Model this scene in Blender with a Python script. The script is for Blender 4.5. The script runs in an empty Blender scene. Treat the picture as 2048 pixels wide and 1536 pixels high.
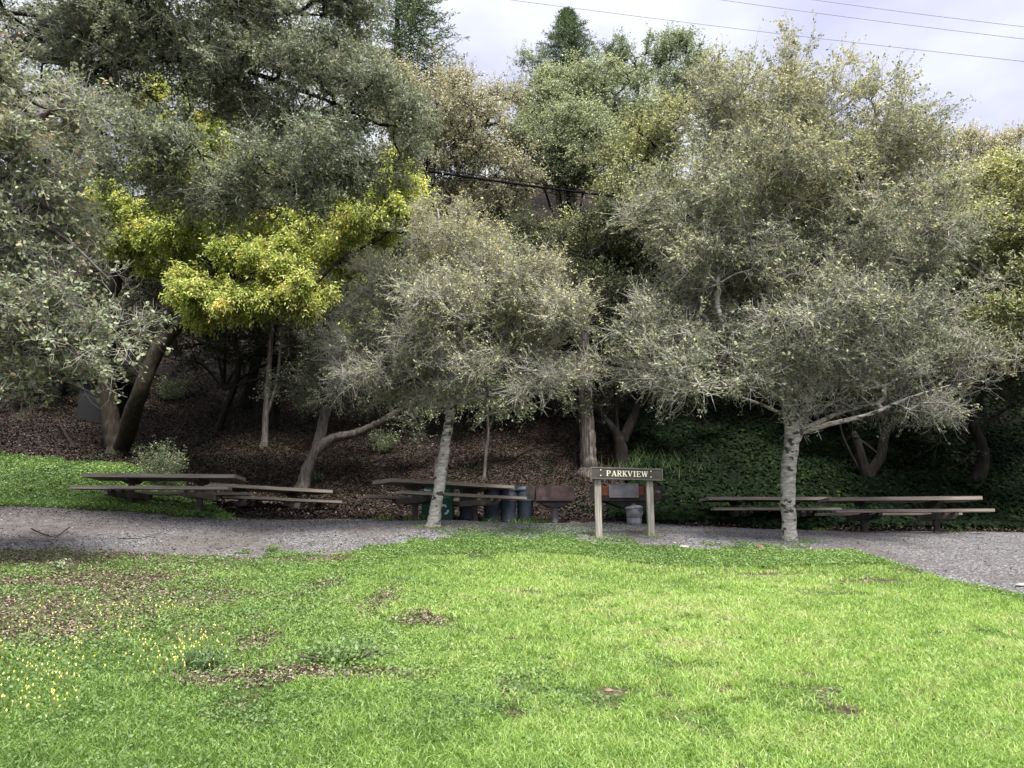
import bpy, math
import numpy as np
from mathutils import Vector
C = bpy.context.scene
# ------------------------------------------------------------------ camera
PITCH = math.radians(12.18); F = 1538.0; EYE = 1.6
cam = bpy.data.objects.new('camera', bpy.data.cameras.new('camera'))
C.collection.objects.link(cam); C.camera = cam
cam.location = (0, 0, EYE); cam.rotation_euler = (math.pi/2 + PITCH, 0, 0)
cam.data.sensor_width = 36; cam.data.lens = 36*F/2048; cam.data.clip_end = 1500
C.render.resolution_x = 1024; C.render.resolution_y = 768
# ------------------------------------------------------------------ light
SUN_EL, SUN_AZ = math.radians(60), math.radians(160)     # azimuth measured clockwise from +Y: the sun stands high behind the camera
sun = bpy.data.objects.new('sun', bpy.data.lights.new('sun', 'SUN')); C.collection.objects.link(sun)
sun.data.energy = 2.8; sun.data.angle = math.radians(14); sun.data.color = (1.0, .96, .90)
sd = Vector((math.sin(SUN_AZ)*math.cos(SUN_EL), math.cos(SUN_AZ)*math.cos(SUN_EL), math.sin(SUN_EL)))
sun.rotation_euler = sd.to_track_quat('Z', 'Y').to_euler()
W = bpy.data.worlds.new('World'); C.world = W; W.use_nodes = True
nt = W.node_tree; nt.nodes.clear(); L = nt.links.new
def N(t, **k):
    n = nt.nodes.new(t)
    for a, b in k.items(): setattr(n, a, b)
    return n
out = N('ShaderNodeOutputWorld'); mixs = N('ShaderNodeMixShader'); b1 = N('ShaderNodeBackground'); b2 = N('ShaderNodeBackground')
sky = N('ShaderNodeTexSky', sky_type='NISHITA', sun_disc=False, sun_elevation=SUN_EL, sun_rotation=SUN_AZ)
b1.inputs['Strength'].default_value = .10; L(sky.outputs[0], b1.inputs[0])
tc = N('ShaderNodeTexCoord'); mp = N('ShaderNodeMapping'); mp.inputs['Scale'].default_value = (1.0, 1.0, 2.2); mp.inputs['Location'].default_value = (.35, .1, .55)
L(tc.outputs['Generated'], mp.inputs[0])
nz = N('ShaderNodeTexNoise'); nz.inputs['Scale'].default_value = 2.3; nz.inputs['Detail'].default_value = 5; nz.inputs['Roughness'].default_value = .5; L(mp.outputs[0], nz.inputs[0])
cr = N('ShaderNodeValToRGB'); cr.color_ramp.elements[0].position = .36; cr.color_ramp.elements[0].color = (.60, .60, .80, 1)
cr.color_ramp.elements[1].position = .54; cr.color_ramp.elements[1].color = (.90, .92, .97, 1); L(nz.outputs[0], cr.inputs[0])
L(cr.outputs[0], b2.inputs[0])
# cloud glow around the sun, out of view, is added to front-light the foliage
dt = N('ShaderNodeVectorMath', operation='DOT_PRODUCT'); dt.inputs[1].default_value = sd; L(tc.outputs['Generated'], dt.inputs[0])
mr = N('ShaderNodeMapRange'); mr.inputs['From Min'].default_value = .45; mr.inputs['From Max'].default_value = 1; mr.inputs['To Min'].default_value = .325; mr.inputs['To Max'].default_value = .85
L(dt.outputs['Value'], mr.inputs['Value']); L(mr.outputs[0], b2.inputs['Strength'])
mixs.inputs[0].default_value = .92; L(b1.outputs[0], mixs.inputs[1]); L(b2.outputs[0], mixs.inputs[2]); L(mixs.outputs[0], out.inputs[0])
C.view_settings.view_transform = 'Standard'; C.view_settings.look = 'None'; C.view_settings.gamma = 1; C.view_settings.exposure = 1.9
C.render.engine = 'CYCLES'; C.cycles.max_bounces = 6; C.cycles.diffuse_bounces = 3; C.cycles.transmission_bounces = 3; C.cycles.caustics_reflective = False
# ------------------------------------------------------------------ helpers
rng = np.random.default_rng(7)
cp, sp = math.cos(PITCH), math.sin(PITCH)
def P(px, py, Y):
    u = (px-1024)/F; v = (768-py)/F; t = Y/(cp - v*sp)
    return np.array([u*t, Y, EYE + (sp + v*cp)*t])
def unit(a): return a/np.maximum(np.linalg.norm(a, axis=-1, keepdims=True), 1e-9)
def hash2(ix, iy, s):
    n = (ix.astype(np.int64)*374761393 + iy.astype(np.int64)*668265263 + s*1442695041) & 0xffffffff
    n = ((n ^ (n >> 13))*1274126177) & 0xffffffff
    return ((n ^ (n >> 16)) & 0xffff)/65535.0
def vnoise(x, y, sc, s=0):
    x = np.asarray(x, float)/sc; y = np.asarray(y, float)/sc
    ix = np.floor(x); iy = np.floor(y); fx = x-ix; fy = y-iy; fx = fx*fx*(3-2*fx); fy = fy*fy*(3-2*fy)
    a = hash2(ix, iy, s); b = hash2(ix+1, iy, s); c = hash2(ix, iy+1, s); d = hash2(ix+1, iy+1, s)
    return (a*(1-fx)+b*fx)*(1-fy) + (c*(1-fx)+d*fx)*fy
def fbm(x, y, sc, s=0): return .55*vnoise(x, y, sc, s) + .3*vnoise(x, y, sc*.45, s+1) + .15*vnoise(x, y, sc*.2, s+2)
# ------------------------------------------------------------------ terrain height: a smooth surface through measured spots (px, py, distance)
ctl = []
for px, rows in {
 -350: [(1300, 6.6), (1180, 8.7), (1085, 12), (1025, 15), (993, 18), (955, 20.5), (890, 24), (830, 28), (720, 35), (560, 48), (400, 66)],
 0:    [(1536, 4.3), (1300, 6.75), (1180, 8.8), (1085, 12.2), (1035, 15), (1000, 17.6), (955, 20), (905, 22.5), (850, 26), (740, 34), (560, 48), (400, 66)],
 250:  [(1011, 17.2), (945, 20)],
 500:  [(1536, 4.34), (1300, 6.85), (1185, 9.2), (1115, 12.5), (1070, 15), (1031, 18), (1010, 20), (950, 23), (870, 27), (740, 34), (560, 48), (390, 66)],
 870:  [(1052, 15.6), (1041, 17), (1043, 19)],
 1024: [(1536, 4.36), (1300, 6.9), (1200, 9.28), (1140, 11.8), (1102, 13.7), (1062, 15.6), (1044, 17), (1044, 19.5), (1010, 21.3), (940, 24), (850, 28), (700, 35), (520, 48), (350, 66)],
 1300: [(1108, 13.2), (1068, 14.7), (1050, 17), (1048, 19.5), (1030, 21)],
 1580: [(1536, 4.36), (1300, 6.9), (1140, 11.8), (1081, 15), (1058, 18), (1052, 20.5), (960, 23.5), (860, 27), (720, 34), (520, 48), (360, 66)],
 1850: [(1062, 17.9), (1056, 20)],
 2048: [(1536, 4.36), (1300, 6.95), (1200, 9.35), (1120, 12.6), (1084, 15.5), (1066, 18.5), (1058, 20.5), (950, 24), (850, 28), (720, 35), (520, 48), (370, 66)],
 2450: [(1300, 6.95), (1200, 9.35), (1120, 12.6), (1080, 16), (1064, 19), (1050, 21), (930, 25), (700, 36), (520, 48), (380, 66)]}.items():
    for py, Y in rows: ctl.append(P(px, py, Y))
for x in (-14, 0, 14):
    ctl.append((x, -3, -.33)); ctl.append((x, 0, 0.0)); ctl.append((x*2, -25, -1.5))
for x in (-70, 0, 70): ctl.append((x, 95, 40)); ctl.append((x, 135, 44))
for y in (5, 16, 30, 48): ctl.append((-60, y, ctl[0][2]*0 + .12*y + (max(0, y-18)*.5))); ctl.append((60, y, .11*y + max(0, y-19)*.5))
ctl = np.array(ctl)
def tps(r): return np.where(r > 1e-6, r*r*np.log(np.maximum(r, 1e-6)), 0)
n = len(ctl); D = np.hypot(ctl[:, None, 0]-ctl[None, :, 0], ctl[:, None, 1]-ctl[None, :, 1])
A = np.zeros((n+3, n+3)); A[:n, :n] = tps(D) + np.eye(n)*.12; A[:n, n] = 1; A[:n, n+1:] = ctl[:, :2]; A[n:, :n] = A[:n, n:].T
wt = np.linalg.solve(A, np.concatenate([ctl[:, 2], [0, 0, 0]]))
GX0, GY0, GS = -90.0, -40.0, .25; NX, NY = 721, 721
gx = GX0 + np.arange(NX)*GS; gy = GY0 + np.arange(NY)*GS
HG = np.zeros((NY, NX))
for j in range(0, NY, 8):
    X, Yy = np.meshgrid(gx, gy[j:j+8]); s = wt[n] + wt[n+1]*X + wt[n+2]*Yy
    for k in range(n): s += wt[k]*tps(np.hypot(X-ctl[k, 0], Yy-ctl[k, 1]))
    HG[j:j+8] = s
X, Yy = np.meshgrid(gx, gy)
HG += (fbm(X, Yy, 3.0, 5)-.5)*.10*np.clip((Yy+2)/4, 0, 1)*np.where(Yy > 21, 4.5, .8)
def H(x, y):
    x = np.asarray(x, float); y = np.asarray(y, float)
    fx = np.clip((x-GX0)/GS, 0, NX-1.001); fy = np.clip((y-GY0)/GS, 0, NY-1.001)
    ix = fx.astype(int); iy = fy.astype(int); fx -= ix; fy -= iy
    return (HG[iy, ix]*(1-fx)+HG[iy, ix+1]*fx)*(1-fy) + (HG[iy+1, ix]*(1-fx)+HG[iy+1, ix+1]*fx)*fy
def G(px, py, ymax=40):       # where the sight line through a spot of the photo meets the ground
    ys = np.arange(3, ymax, .03); u = (px-1024)/F; v = (768-py)/F; t = ys/(cp - v*sp)
    x = u*t; z = EYE + (sp+v*cp)*t; k = np.argmax(z <= H(x, ys)) if np.any(z <= H(x, ys)) else len(ys)-1
    return np.array([x[k], ys[k], float(H(x[k], ys[k]))])
def on(x, y, dz=0): return np.array([x, y, float(H(x, y))+dz])
# front edge and back edge of the gravel
FE = np.array([G(a, b)[:2] for a, b in [(-500, 1080), (0, 1092), (200, 1106), (450, 1116), (640, 1114), (780, 1094), (850, 1085), (960, 1080), (1040, 1080), (1130, 1082), (1215, 1090), (1300, 1100), (1500, 1104), (1700, 1104), (1800, 1130), (1900, 1165), (2048, 1196), (2400, 1275)]])
BE = np.array([(-30, 18.5), (-14, 17.6), (-9.5, 16.7), (-7, 17.0), (-5, 18.2), (-2, 18.9), (2, 19.5), (6, 19.5), (9, 19.0), (12, 18.6), (30, 19)])
def fe(x): return np.interp(x, FE[:, 0], FE[:, 1])
def be(x): return np.interp(x, BE[:, 0], BE[:, 1])
def zone(x, y):               # 0 lawn, 1 gravel, 2 hillside
    w = ((fbm(x, y, 1.3, 31)-.5)*1.7 + (vnoise(x, y, .3, 40)-.5)*.6)*np.where(y > 12, .6, 1)
    return np.where(y < fe(x)+w, 0, np.where(y < be(x)+w*.6, 1, 2))
# ------------------------------------------------------------------ object plumbing
def tag(o, label=None, cat=None, group=None, kind=None):
    if label: o['label'] = label
    if cat: o['category'] = cat
    if group: o['group'] = group
    if kind: o['kind'] = kind
    return o
def link(o, parent=None):
    C.collection.objects.link(o)
    if parent is not None: o.parent = parent
    return o
def empty(name, loc, label, cat, group=None, rz=0):
    o = link(bpy.data.objects.new(name, None)); o.location = [float(c) for c in loc]; o.rotation_euler = (0, 0, rz); o.empty_display_size = .2
    return tag(o, label, cat, group)
def arr_mesh(name, V, Q, mat, parent=None, att=None, smooth=False, off=None):
    """V (n,3) float, Q (m,k) index: one mesh object"""
    V = np.asarray(V, np.float32).reshape(-1, 3); Q = np.asarray(Q, np.int32)
    if off is not None: V = V - np.asarray(off, np.float32)
    me = bpy.data.meshes.new(name); me.vertices.add(len(V)); me.vertices.foreach_set('co', V.ravel())
    k = Q.shape[1]; me.loops.add(Q.size); me.loops.foreach_set('vertex_index', Q.ravel())
    me.polygons.add(len(Q)); me.polygons.foreach_set('loop_start', np.arange(0, Q.size, k, dtype=np.int32))
    try: me.polygons.foreach_set('loop_total', np.full(len(Q), k, np.int32))
    except Exception: pass
    if smooth: me.polygons.foreach_set('use_smooth', np.ones(len(Q), bool))
    if att is not None:
        a = me.attributes.new('v', 'FLOAT', 'FACE'); a.data.foreach_set('value', np.asarray(att, np.float32))
    me.update(calc_edges=True)
    me.materials.append(mat); o = bpy.data.objects.new(name, me); return link(o, parent)
class MB:                     # collects boxes, tubes and lathes of ONE part
    def __init__(s): s.v = []; s.f = []
    def add(s, v, f):
        b = len(s.v); s.v += [tuple(float(c) for c in p) for p in v]; s.f += [tuple(b+i for i in q) for q in f]
    def box(s, x0, x1, y0, y1, z0, z1, ch=0.0):
        if ch <= 0:
            v = [(x, y, z) for z in (z0, z1) for y in (y0, y1) for x in (x0, x1)]
            s.add(v, [(0, 2, 3, 1), (4, 5, 7, 6), (0, 1, 5, 4), (2, 6, 7, 3), (0, 4, 6, 2), (1, 3, 7, 5)]); return
        import bmesh
        bm = bmesh.new(); bmesh.ops.create_cube(bm, size=1)
        for w in bm.verts: w.co = ((x0+x1)/2+w.co.x*(x1-x0), (y0+y1)/2+w.co.y*(y1-y0), (z0+z1)/2+w.co.z*(z1-z0))
        bmesh.ops.bevel(bm, geom=bm.edges[:], offset=ch, segments=2, affect='EDGES')
        bm.verts.index_update(); s.add([w.co for w in bm.verts], [[w.index for w in f.verts] for f in bm.faces]); bm.free()
    def prism(s, pts, a, b, axis='x'):     # outline in the two other axes, extruded a..b
        n_ = len(pts)
        def m(p, t): return (t, p[0], p[1]) if axis == 'x' else ((p[0], t, p[1]) if axis == 'y' else (p[0], p[1], t))
        s.add([m(p, a) for p in pts]+[m(p, b) for p in pts], [tuple(range(n_))[::-1], tuple(range(n_, 2*n_))]+[(i, (i+1) % n_, n_+(i+1) % n_, n_+i) for i in range(n_)])
    def lathe(s, prof, seg=28, c=(0, 0, 0), cap=True):
        v = []; f = []
        for r, z in prof:
            for i in range(seg): a = 2*math.pi*i/seg; v.append((c[0]+r*math.cos(a), c[1]+r*math.sin(a), c[2]+z))
        for j in range(len(prof)-1):
            for i in range(seg): f.append((j*seg+i, j*seg+(i+1) % seg, (j+1)*seg+(i+1) % seg, (j+1)*seg+i))
        if cap: f.append(tuple(range(seg))[::-1]); f.append(tuple(range((len(prof)-1)*seg, len(prof)*seg)))
        s.add(v, f)
    def tube(s, pts, rad, seg=8):
        v, q = tube_arr(np.array(pts, float), np.full(len(pts), rad) if np.isscalar(rad) else np.array(rad, float), seg)
        s.add(v, [tuple(a) for a in q]); s.f.append(tuple(len(s.v)-1-i for i in range(seg)))
    def build(s, name, mat, parent=None, smooth=False):
        me = bpy.data.meshes.new(name); me.from_pydata(s.v, [], s.f); me.materials.append(mat)
        if smooth:
            me.polygons.foreach_set('use_smooth', np.ones(len(me.polygons), bool))
            try: me.set_sharp_from_angle(angle=math.radians(40))
            except Exception: pass
        return link(bpy.data.objects.new(name, me), parent)
def frames(d):
    ref = np.where(np.abs(d[..., 2:3]) > .9, np.array([1., 0, 0]), np.array([0, 0, 1.]))
    a = unit(np.cross(d, ref)); return a, np.cross(d, a)
def tube_arr(p, r, seg, rough=0, sd_=0):
    d = np.gradient(p, axis=0); d = unit(d); a = np.zeros_like(p); ref = np.array([.3, 1, .1]) if abs(unit(d[0])[1]) < .8 else np.array([1, 0, 0.])
    a = unit(np.cross(d, np.broadcast_to(ref, d.shape))); b = np.cross(d, a); th = 2*np.pi*np.arange(seg)/seg
    R = r[:, None]*np.ones(seg)
    if rough > 0:
        g_ = np.random.default_rng(sd_); R = R*(1 + rough*(g_.random((1, seg))-.5) + rough*.7*(g_.random((len(p), seg))-.5))
    v = p[:, None]+R[..., None]*(a[:, None]*np.cos(th)[None, :, None]+b[:, None]*np.sin(th)[None, :, None])
    i, j = np.meshgrid(np.arange(len(p)-1), np.arange(seg), indexing='ij'); i = i.ravel(); j = j.ravel(); k = (j+1) % seg
    return v.reshape(-1, 3), np.stack([i*seg+j, i*seg+k, (i+1)*seg+k, (i+1)*seg+j], 1)
def spline(pts, rad, per=6):
    p = np.array(pts, float); p = np.vstack([2*p[0]-p[1], p, 2*p[-1]-p[-2]]); o = []
    for i in range(1, len(p)-2):
        for t in np.arange(per)/per:
            o.append(.5*((2*p[i])+(-p[i-1]+p[i+1])*t+(2*p[i-1]-5*p[i]+4*p[i+1]-p[i+2])*t*t+(-p[i-1]+3*p[i]-3*p[i+1]+p[i+2])*t**3))
    o.append(p[-2]); o = np.array(o); return o, np.interp(np.linspace(0, 1, len(o)), np.linspace(0, 1, len(rad)), rad)
def segs(P0, P1, r0, r1, k=3):        # many little tapered prisms at once
    d = unit(P1-P0); a, b = frames(d); th = 2*np.pi*np.arange(k)/k
    c = a[:, None]*np.cos(th)[None, :, None]+b[:, None]*np.sin(th)[None, :, None]
    V = np.concatenate([P0[:, None]+c*np.asarray(r0)[:, None, None], P1[:, None]+c*np.asarray(r1)[:, None, None]], 1)
    base = (np.arange(len(P0))*2*k)[:, None, None]; j = np.arange(k); q = np.stack([j, (j+1) % k, (j+1) % k+k, j+k], 1)[None]
    return V.reshape(-1, 3), (base+q).reshape(-1, 4)
class Acc:
    def __init__(s): s.V = []; s.Q = []; s.n = 0; s.a = []
    def add(s, V, Q, a=None):
        s.V.append(V); s.Q.append(Q+s.n); s.n += len(V); s.a.append(np.zeros(len(Q)) if a is None else a)
    def build(s, name, mat, parent=None, att=True, smooth=False, off=None):
        return arr_mesh(name, np.concatenate(s.V), np.concatenate(s.Q), mat, parent, np.concatenate(s.a) if att else None, smooth, off)
def leaf_quads(c, size, nrm, adir, aspect=.5, fold=.18, full=False):
    """leaf blades: c base (n,3), size (n,), normals, long axis"""
    ax = unit(adir - nrm*np.sum(adir*nrm, 1, keepdims=True)); s_ = np.cross(nrm, ax); L_ = size[:, None]; Wd = L_*aspect*.5
    if not full:
        V = np.stack([c, c+ax*L_*.5+s_*Wd+nrm*L_*fold, c+ax*L_, c+ax*L_*.5-s_*Wd+nrm*L_*fold], 1)
        return V.reshape(-1, 3), np.arange(len(c)*4).reshape(-1, 4), 1
    V = np.stack([c, c+ax*L_*.25+s_*Wd*.85+nrm*L_*fold*.6, c+ax*L_*.7+s_*Wd+nrm*L_*fold*.7, c+ax*L_*.98-nrm*L_*.06, c+ax*L_*.7-s_*Wd+nrm*L_*fold*.7, c+ax*L_*.25-s_*Wd*.85+nrm*L_*fold*.6], 1)
    b = (np.arange(len(c))*6)[:, None]; Q = np.stack([b+np.array([0, 1, 2, 3]), b+np.array([0, 3, 4, 5])], 1).reshape(-1, 4)
    return V.reshape(-1, 3), Q, 2
# ------------------------------------------------------------------ materials
def mat(name):
    m = bpy.data.materials.new(name); m.use_nodes = True; t = m.node_tree; return m, t, t.nodes['Principled BSDF']
def ramp(t, stops):
    r = t.nodes.new('ShaderNodeValToRGB'); e = r.color_ramp.elements
    while len(e) < len(stops): e.new(.5)
    for k, (p, c) in enumerate(stops): e[k].position = p; e[k].color = (*c, 1)
    return r
def noise(t, sc, det=4, coord='Object', stretch=None):
    c = t.nodes.new('ShaderNodeTexCoord'); z = t.nodes.new('ShaderNodeTexNoise'); z.inputs['Scale'].default_value = sc; z.inputs['Detail'].default_value = det
    if stretch:
        m = t.nodes.new('ShaderNodeMapping'); m.inputs['Scale'].default_value = stretch; t.links.new(c.outputs[coord], m.inputs[0]); t.links.new(m.outputs[0], z.inputs[0])
    else: t.links.new(c.outputs[coord], z.inputs[0])
    return z
def bump(t, b, src, st, dist=.02):
    n_ = t.nodes.new('ShaderNodeBump'); n_.inputs['Strength'].default_value = st; n_.inputs['Distance'].default_value = dist
    t.links.new(src, n_.inputs['Height']); t.links.new(n_.outputs[0], b.inputs['Normal'])
def leaf_mat(name, stops, rough=.5, trans=.3, spec=.5):
    m, t, b = mat(name); a = t.nodes.new('ShaderNodeAttribute'); a.attribute_name = 'v'; r = ramp(t, stops); t.links.new(a.outputs['Fac'], r.inputs[0])
    t.links.new(r.outputs[0], b.inputs['Base Color']); b.inputs['Roughness'].default_value = rough; b.inputs['Specular IOR Level'].default_value = spec
    tr = t.nodes.new('ShaderNodeBsdfTranslucent'); hs = t.nodes.new('ShaderNodeHueSaturation'); hs.inputs['Value'].default_value = 1.3; hs.inputs['Saturation'].default_value = 1.15
    t.links.new(r.outputs[0], hs.inputs['Color']); t.links.new(hs.outputs[0], tr.inputs[0]); mx = t.nodes.new('ShaderNodeMixShader'); mx.inputs[0].default_value = trans
    t.links.new(b.outputs[0], mx.inputs[1]); t.links.new(tr.outputs[0], mx.inputs[2]); t.links.new(mx.outputs[0], t.nodes['Material Output'].inputs[0]); return m
def surf(name, c0, c1, sc=8, det=5, rough=.8, bmp=.3, stretch=None, metal=0, lo=.35, hi=.65, spec=.3, extra=None, coord='Object', bd=.01):
    m, t, b = mat(name); z = noise(t, sc, det, coord, stretch); st = [(lo, c0), (hi, c1)] + (extra or []); r = ramp(t, st); t.links.new(z.outputs[0], r.inputs[0])
    t.links.new(r.outputs[0], b.inputs['Base Color']); b.inputs['Roughness'].default_value = rough; b.inputs['Metallic'].default_value = metal; b.inputs['Specular IOR Level'].default_value = spec
    if bmp: bump(t, b, z.outputs[0], bmp, bd)
    return m
def bark(name, c0, c1, c2, sx=14, sz=3, patch=None):
    m, t, b = mat(name); z = noise(t, 1, 6, 'Object', (sx, sx, sz)); r = ramp(t, [(.3, c0), (.5, c1), (.72, c2)]); t.links.new(z.outputs[0], r.inputs[0]); col = r.outputs[0]
    if patch:
        z2 = noise(t, 1, 5, 'Object', patch[0]); r2 = ramp(t, [(patch[1], (0, 0, 0)), (patch[1]+.05, (1, 1, 1))]); t.links.new(z2.outputs[0], r2.inputs[0])
        mx = t.nodes.new('ShaderNodeMixRGB'); mx.inputs[2].default_value = (*patch[2], 1); t.links.new(r2.outputs[0], mx.inputs[0]); t.links.new(col, mx.inputs[1]); col = mx.outputs[0]
    t.links.new(col, b.inputs['Base Color']); b.inputs['Roughness'].default_value = .9; b.inputs['Specular IOR Level'].default_value = .2; bump(t, b, z.outputs[0], .8, .03); return m
M = {}
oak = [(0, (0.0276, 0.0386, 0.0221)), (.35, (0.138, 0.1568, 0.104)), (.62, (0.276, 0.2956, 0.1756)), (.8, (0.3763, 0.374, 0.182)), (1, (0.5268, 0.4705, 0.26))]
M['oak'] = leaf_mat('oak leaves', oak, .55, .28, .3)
M['oak_near'] = leaf_mat('glossy grey green oak leaves', [(0, (0.0342, 0.04956, 0.03072)), (.35, (0.1311, 0.1593, 0.096)), (.65, (0.2622, 0.295, 0.1728)), (.85, (0.2394, 0.2478, 0.128)), (1, (0.4332, 0.3304, 0.2176))], .52, .28, .32)
M['yellow'] = leaf_mat('new yellow green leaves', [(0, (.08, .11, .012)), (.35, (.17, .225, .035)), (.6, (.42, .47, .14)), (.85, (.64, .67, .29)), (1, (.60, .48, .12))], .5, .4, .3)
M['olive'] = leaf_mat('olive oak leaves', [(0, (0.057, 0.0684, 0.02508)), (.4, (0.1938, 0.2223, 0.1026)), (.7, (0.3534, 0.3762, 0.1596)), (1, (0.5586, 0.5358, 0.2166))], .5, .28, .4)
M['brown'] = leaf_mat('brownish oak leaves', [(0, (0.0627, 0.0627, 0.0342)), (.4, (0.228, 0.2337, 0.1482)), (.7, (0.3876, 0.3705, 0.228)), (1, (0.513, 0.456, 0.2964))], .6, .25, .3)
M['green'] = leaf_mat('mid green leaves', [(0, (0.05386, 0.07524, 0.03762)), (.4, (0.1915, 0.232, 0.1317)), (.7, (0.3112, 0.3574, 0.1881)), (1, (0.4429, 0.464, 0.2508))], .5, .28, .4)
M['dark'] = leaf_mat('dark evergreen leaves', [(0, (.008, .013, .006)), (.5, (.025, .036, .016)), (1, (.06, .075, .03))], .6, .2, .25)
M['needle'] = leaf_mat('conifer needles', [(0, (.03, .048, .025)), (.5, (.085, .12, .06)), (1, (.17, .20, .10))], .6, .2, .3)
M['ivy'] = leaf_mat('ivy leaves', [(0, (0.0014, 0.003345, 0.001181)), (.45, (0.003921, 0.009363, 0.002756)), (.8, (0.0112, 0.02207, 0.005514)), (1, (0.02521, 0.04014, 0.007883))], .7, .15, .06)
M['litter'] = leaf_mat('dry fallen leaves', [(0, (0.0062, 0.00372, 0.0031)), (.4, (0.01984, 0.01178, 0.00868)), (.62, (0.0465, 0.02852, 0.02108)), (.8, (0.1178, 0.0806, 0.0589)), (1, (0.2604, 0.2108, 0.1674))], .7, .05, .3)
M['grass'] = leaf_mat('grass blades', [(0, (0.08316, 0.1435, 0.03371)), (.35, (0.1663, 0.2722, 0.06261)), (.65, (0.2772, 0.401, 0.1011)), (.9, (0.3788, 0.495, 0.1541)), (1, (0.425, 0.4356, 0.2119))], .45, .42, .35)
M['weed'] = leaf_mat('weed leaves', [(0, (0.056, 0.096, 0.036)), (.4, (0.112, 0.184, 0.06)), (.75, (0.184, 0.272, 0.08)), (1, (0.288, 0.352, 0.144))], .5, .35, .35)
M['green2'] = leaf_mat('dim undergrowth leaves', [(0, (.010, .016, .008)), (.5, (.03, .05, .02)), (1, (.09, .13, .05))], .6, .2, .2)
M['flower'] = leaf_mat('yellow petals', [(0, (.72, .62, .08)), (1, (.86, .82, .38))], .5, .4, .2)
M['twig'] = surf('grey twigs', (.22, .20, .18), (.46, .43, .39), 3, 2, .9, 0)
M['twig_dark'] = surf('brown twigs', (.05, .04, .032), (.13, .11, .09), 3, 2, .9, 0)
M['bark_pale'] = bark('smooth pale oak bark', (0.164, 0.1476, 0.1271), (0.2952, 0.2747, 0.246), (0.4592, 0.4428, 0.4182), 7, 22, ((6, 6, 9), .565, (.05, .045, .04)))
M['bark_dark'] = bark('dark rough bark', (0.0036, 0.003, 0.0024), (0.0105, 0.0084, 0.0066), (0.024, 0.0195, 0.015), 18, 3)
M['bark_mossy'] = bark('mossy brown bark', (0.007425, 0.005445, 0.003465), (0.0198, 0.01485, 0.0099), (0.03713, 0.0297, 0.0198), 14, 4, ((2, 2, 2), .60, (0.0121, 0.0143, 0.0055)))
M['bark_furrow'] = bark('furrowed grey bark', (0.0096, 0.008, 0.0072), (0.056, 0.0464, 0.04), (0.16, 0.144, 0.132), 22, 1.3)
M['bark_grey'] = bark('grey brown bark', (0.027, 0.0228, 0.0192), (0.072, 0.06, 0.0528), (0.132, 0.12, 0.108), 16, 3)
# ------------------------------------------------------------------ ground
def ground_mat(name, kind):
    m, t, b = mat(name); c = t.nodes.new('ShaderNodeTexCoord')
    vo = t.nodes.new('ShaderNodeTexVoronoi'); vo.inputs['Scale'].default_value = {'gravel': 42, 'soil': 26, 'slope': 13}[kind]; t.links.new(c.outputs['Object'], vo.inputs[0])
    sx = t.nodes.new('ShaderNodeSeparateColor'); t.links.new(vo.outputs['Color'], sx.inputs[0])
    st = {'gravel': [(0, (0.03084, 0.02881, 0.02926)), (.45, (0.07403, 0.07204, 0.07506)), (.8, (0.1295, 0.1253, 0.1304)), (1, (0.2838, 0.2756, 0.2672))],
          'soil': [(0, (0.018, 0.01296, 0.00864)), (.5, (0.0432, 0.03024, 0.02016)), (.85, (0.0936, 0.0648, 0.0432)), (1, (0.216, 0.1656, 0.1224))],
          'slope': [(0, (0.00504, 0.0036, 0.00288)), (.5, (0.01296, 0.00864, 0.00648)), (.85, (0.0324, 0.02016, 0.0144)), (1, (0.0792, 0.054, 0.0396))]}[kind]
    r = ramp(t, st); t.links.new(sx.outputs[0], r.inputs[0]); col = r.outputs[0]
    z = noise(t, .7, 5); z3 = noise(t, 5, 4)
    if kind == 'gravel':     # leaf dust drifting over the stones
        r2 = ramp(t, [(.46, (0, 0, 0)), (.70, (.8, .8, .8))]); sxyz = t.nodes.new('ShaderNodeSeparateXYZ'); t.links.new(c.outputs['Object'], sxyz.inputs[0]); mr_n = t.nodes.new('ShaderNodeMapRange'); mr_n.inputs['From Min'].default_value = -2; mr_n.inputs['From Max'].default_value = -10; mr_n.inputs['To Min'].default_value = 0; mr_n.inputs['To Max'].default_value = .17; t.links.new(sxyz.outputs[0], mr_n.inputs['Value'])
        ad_n = t.nodes.new('ShaderNodeMath'); t.links.new(z.outputs[0], ad_n.inputs[0]); t.links.new(mr_n.outputs[0], ad_n.inputs[1]); t.links.new(ad_n.outputs[0], r2.inputs[0])
        r3 = ramp(t, [(.35, (.042, .035, .032)), (.65, (.10, .086, .080))]); t.links.new(z3.outputs[0], r3.inputs[0])
        mx = t.nodes.new('ShaderNodeMixRGB'); t.links.new(r2.outputs[0], mx.inputs[0]); t.links.new(col, mx.inputs[1]); t.links.new(r3.outputs[0], mx.inputs[2]); col = mx.outputs[0]
    if kind == 'soil':
        r2 = ramp(t, [(.40, (0, 0, 0)), (.6, (.7, .7, .7))]); t.links.new(z3.outputs[0], r2.inputs[0])
        mx = t.nodes.new('ShaderNodeMixRGB'); mx.inputs[2].default_value = (.05, .085, .02, 1); t.links.new(r2.outputs[0], mx.inputs[0]); t.links.new(col, mx.inputs[1]); col = mx.outputs[0]
    t.links.new(col, b.inputs['Base Color']); b.inputs['Roughness'].default_value = .9; b.inputs['Specular IOR Level'].default_value = .2
    bump(t, b, vo.outputs['Distance'], .6, .015); return m
M['g0'] = ground_mat('lawn soil', 'soil'); M['g1'] = ground_mat('grey gravel', 'gravel'); M['g2'] = ground_mat('leaf mould', 'slope')
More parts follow.
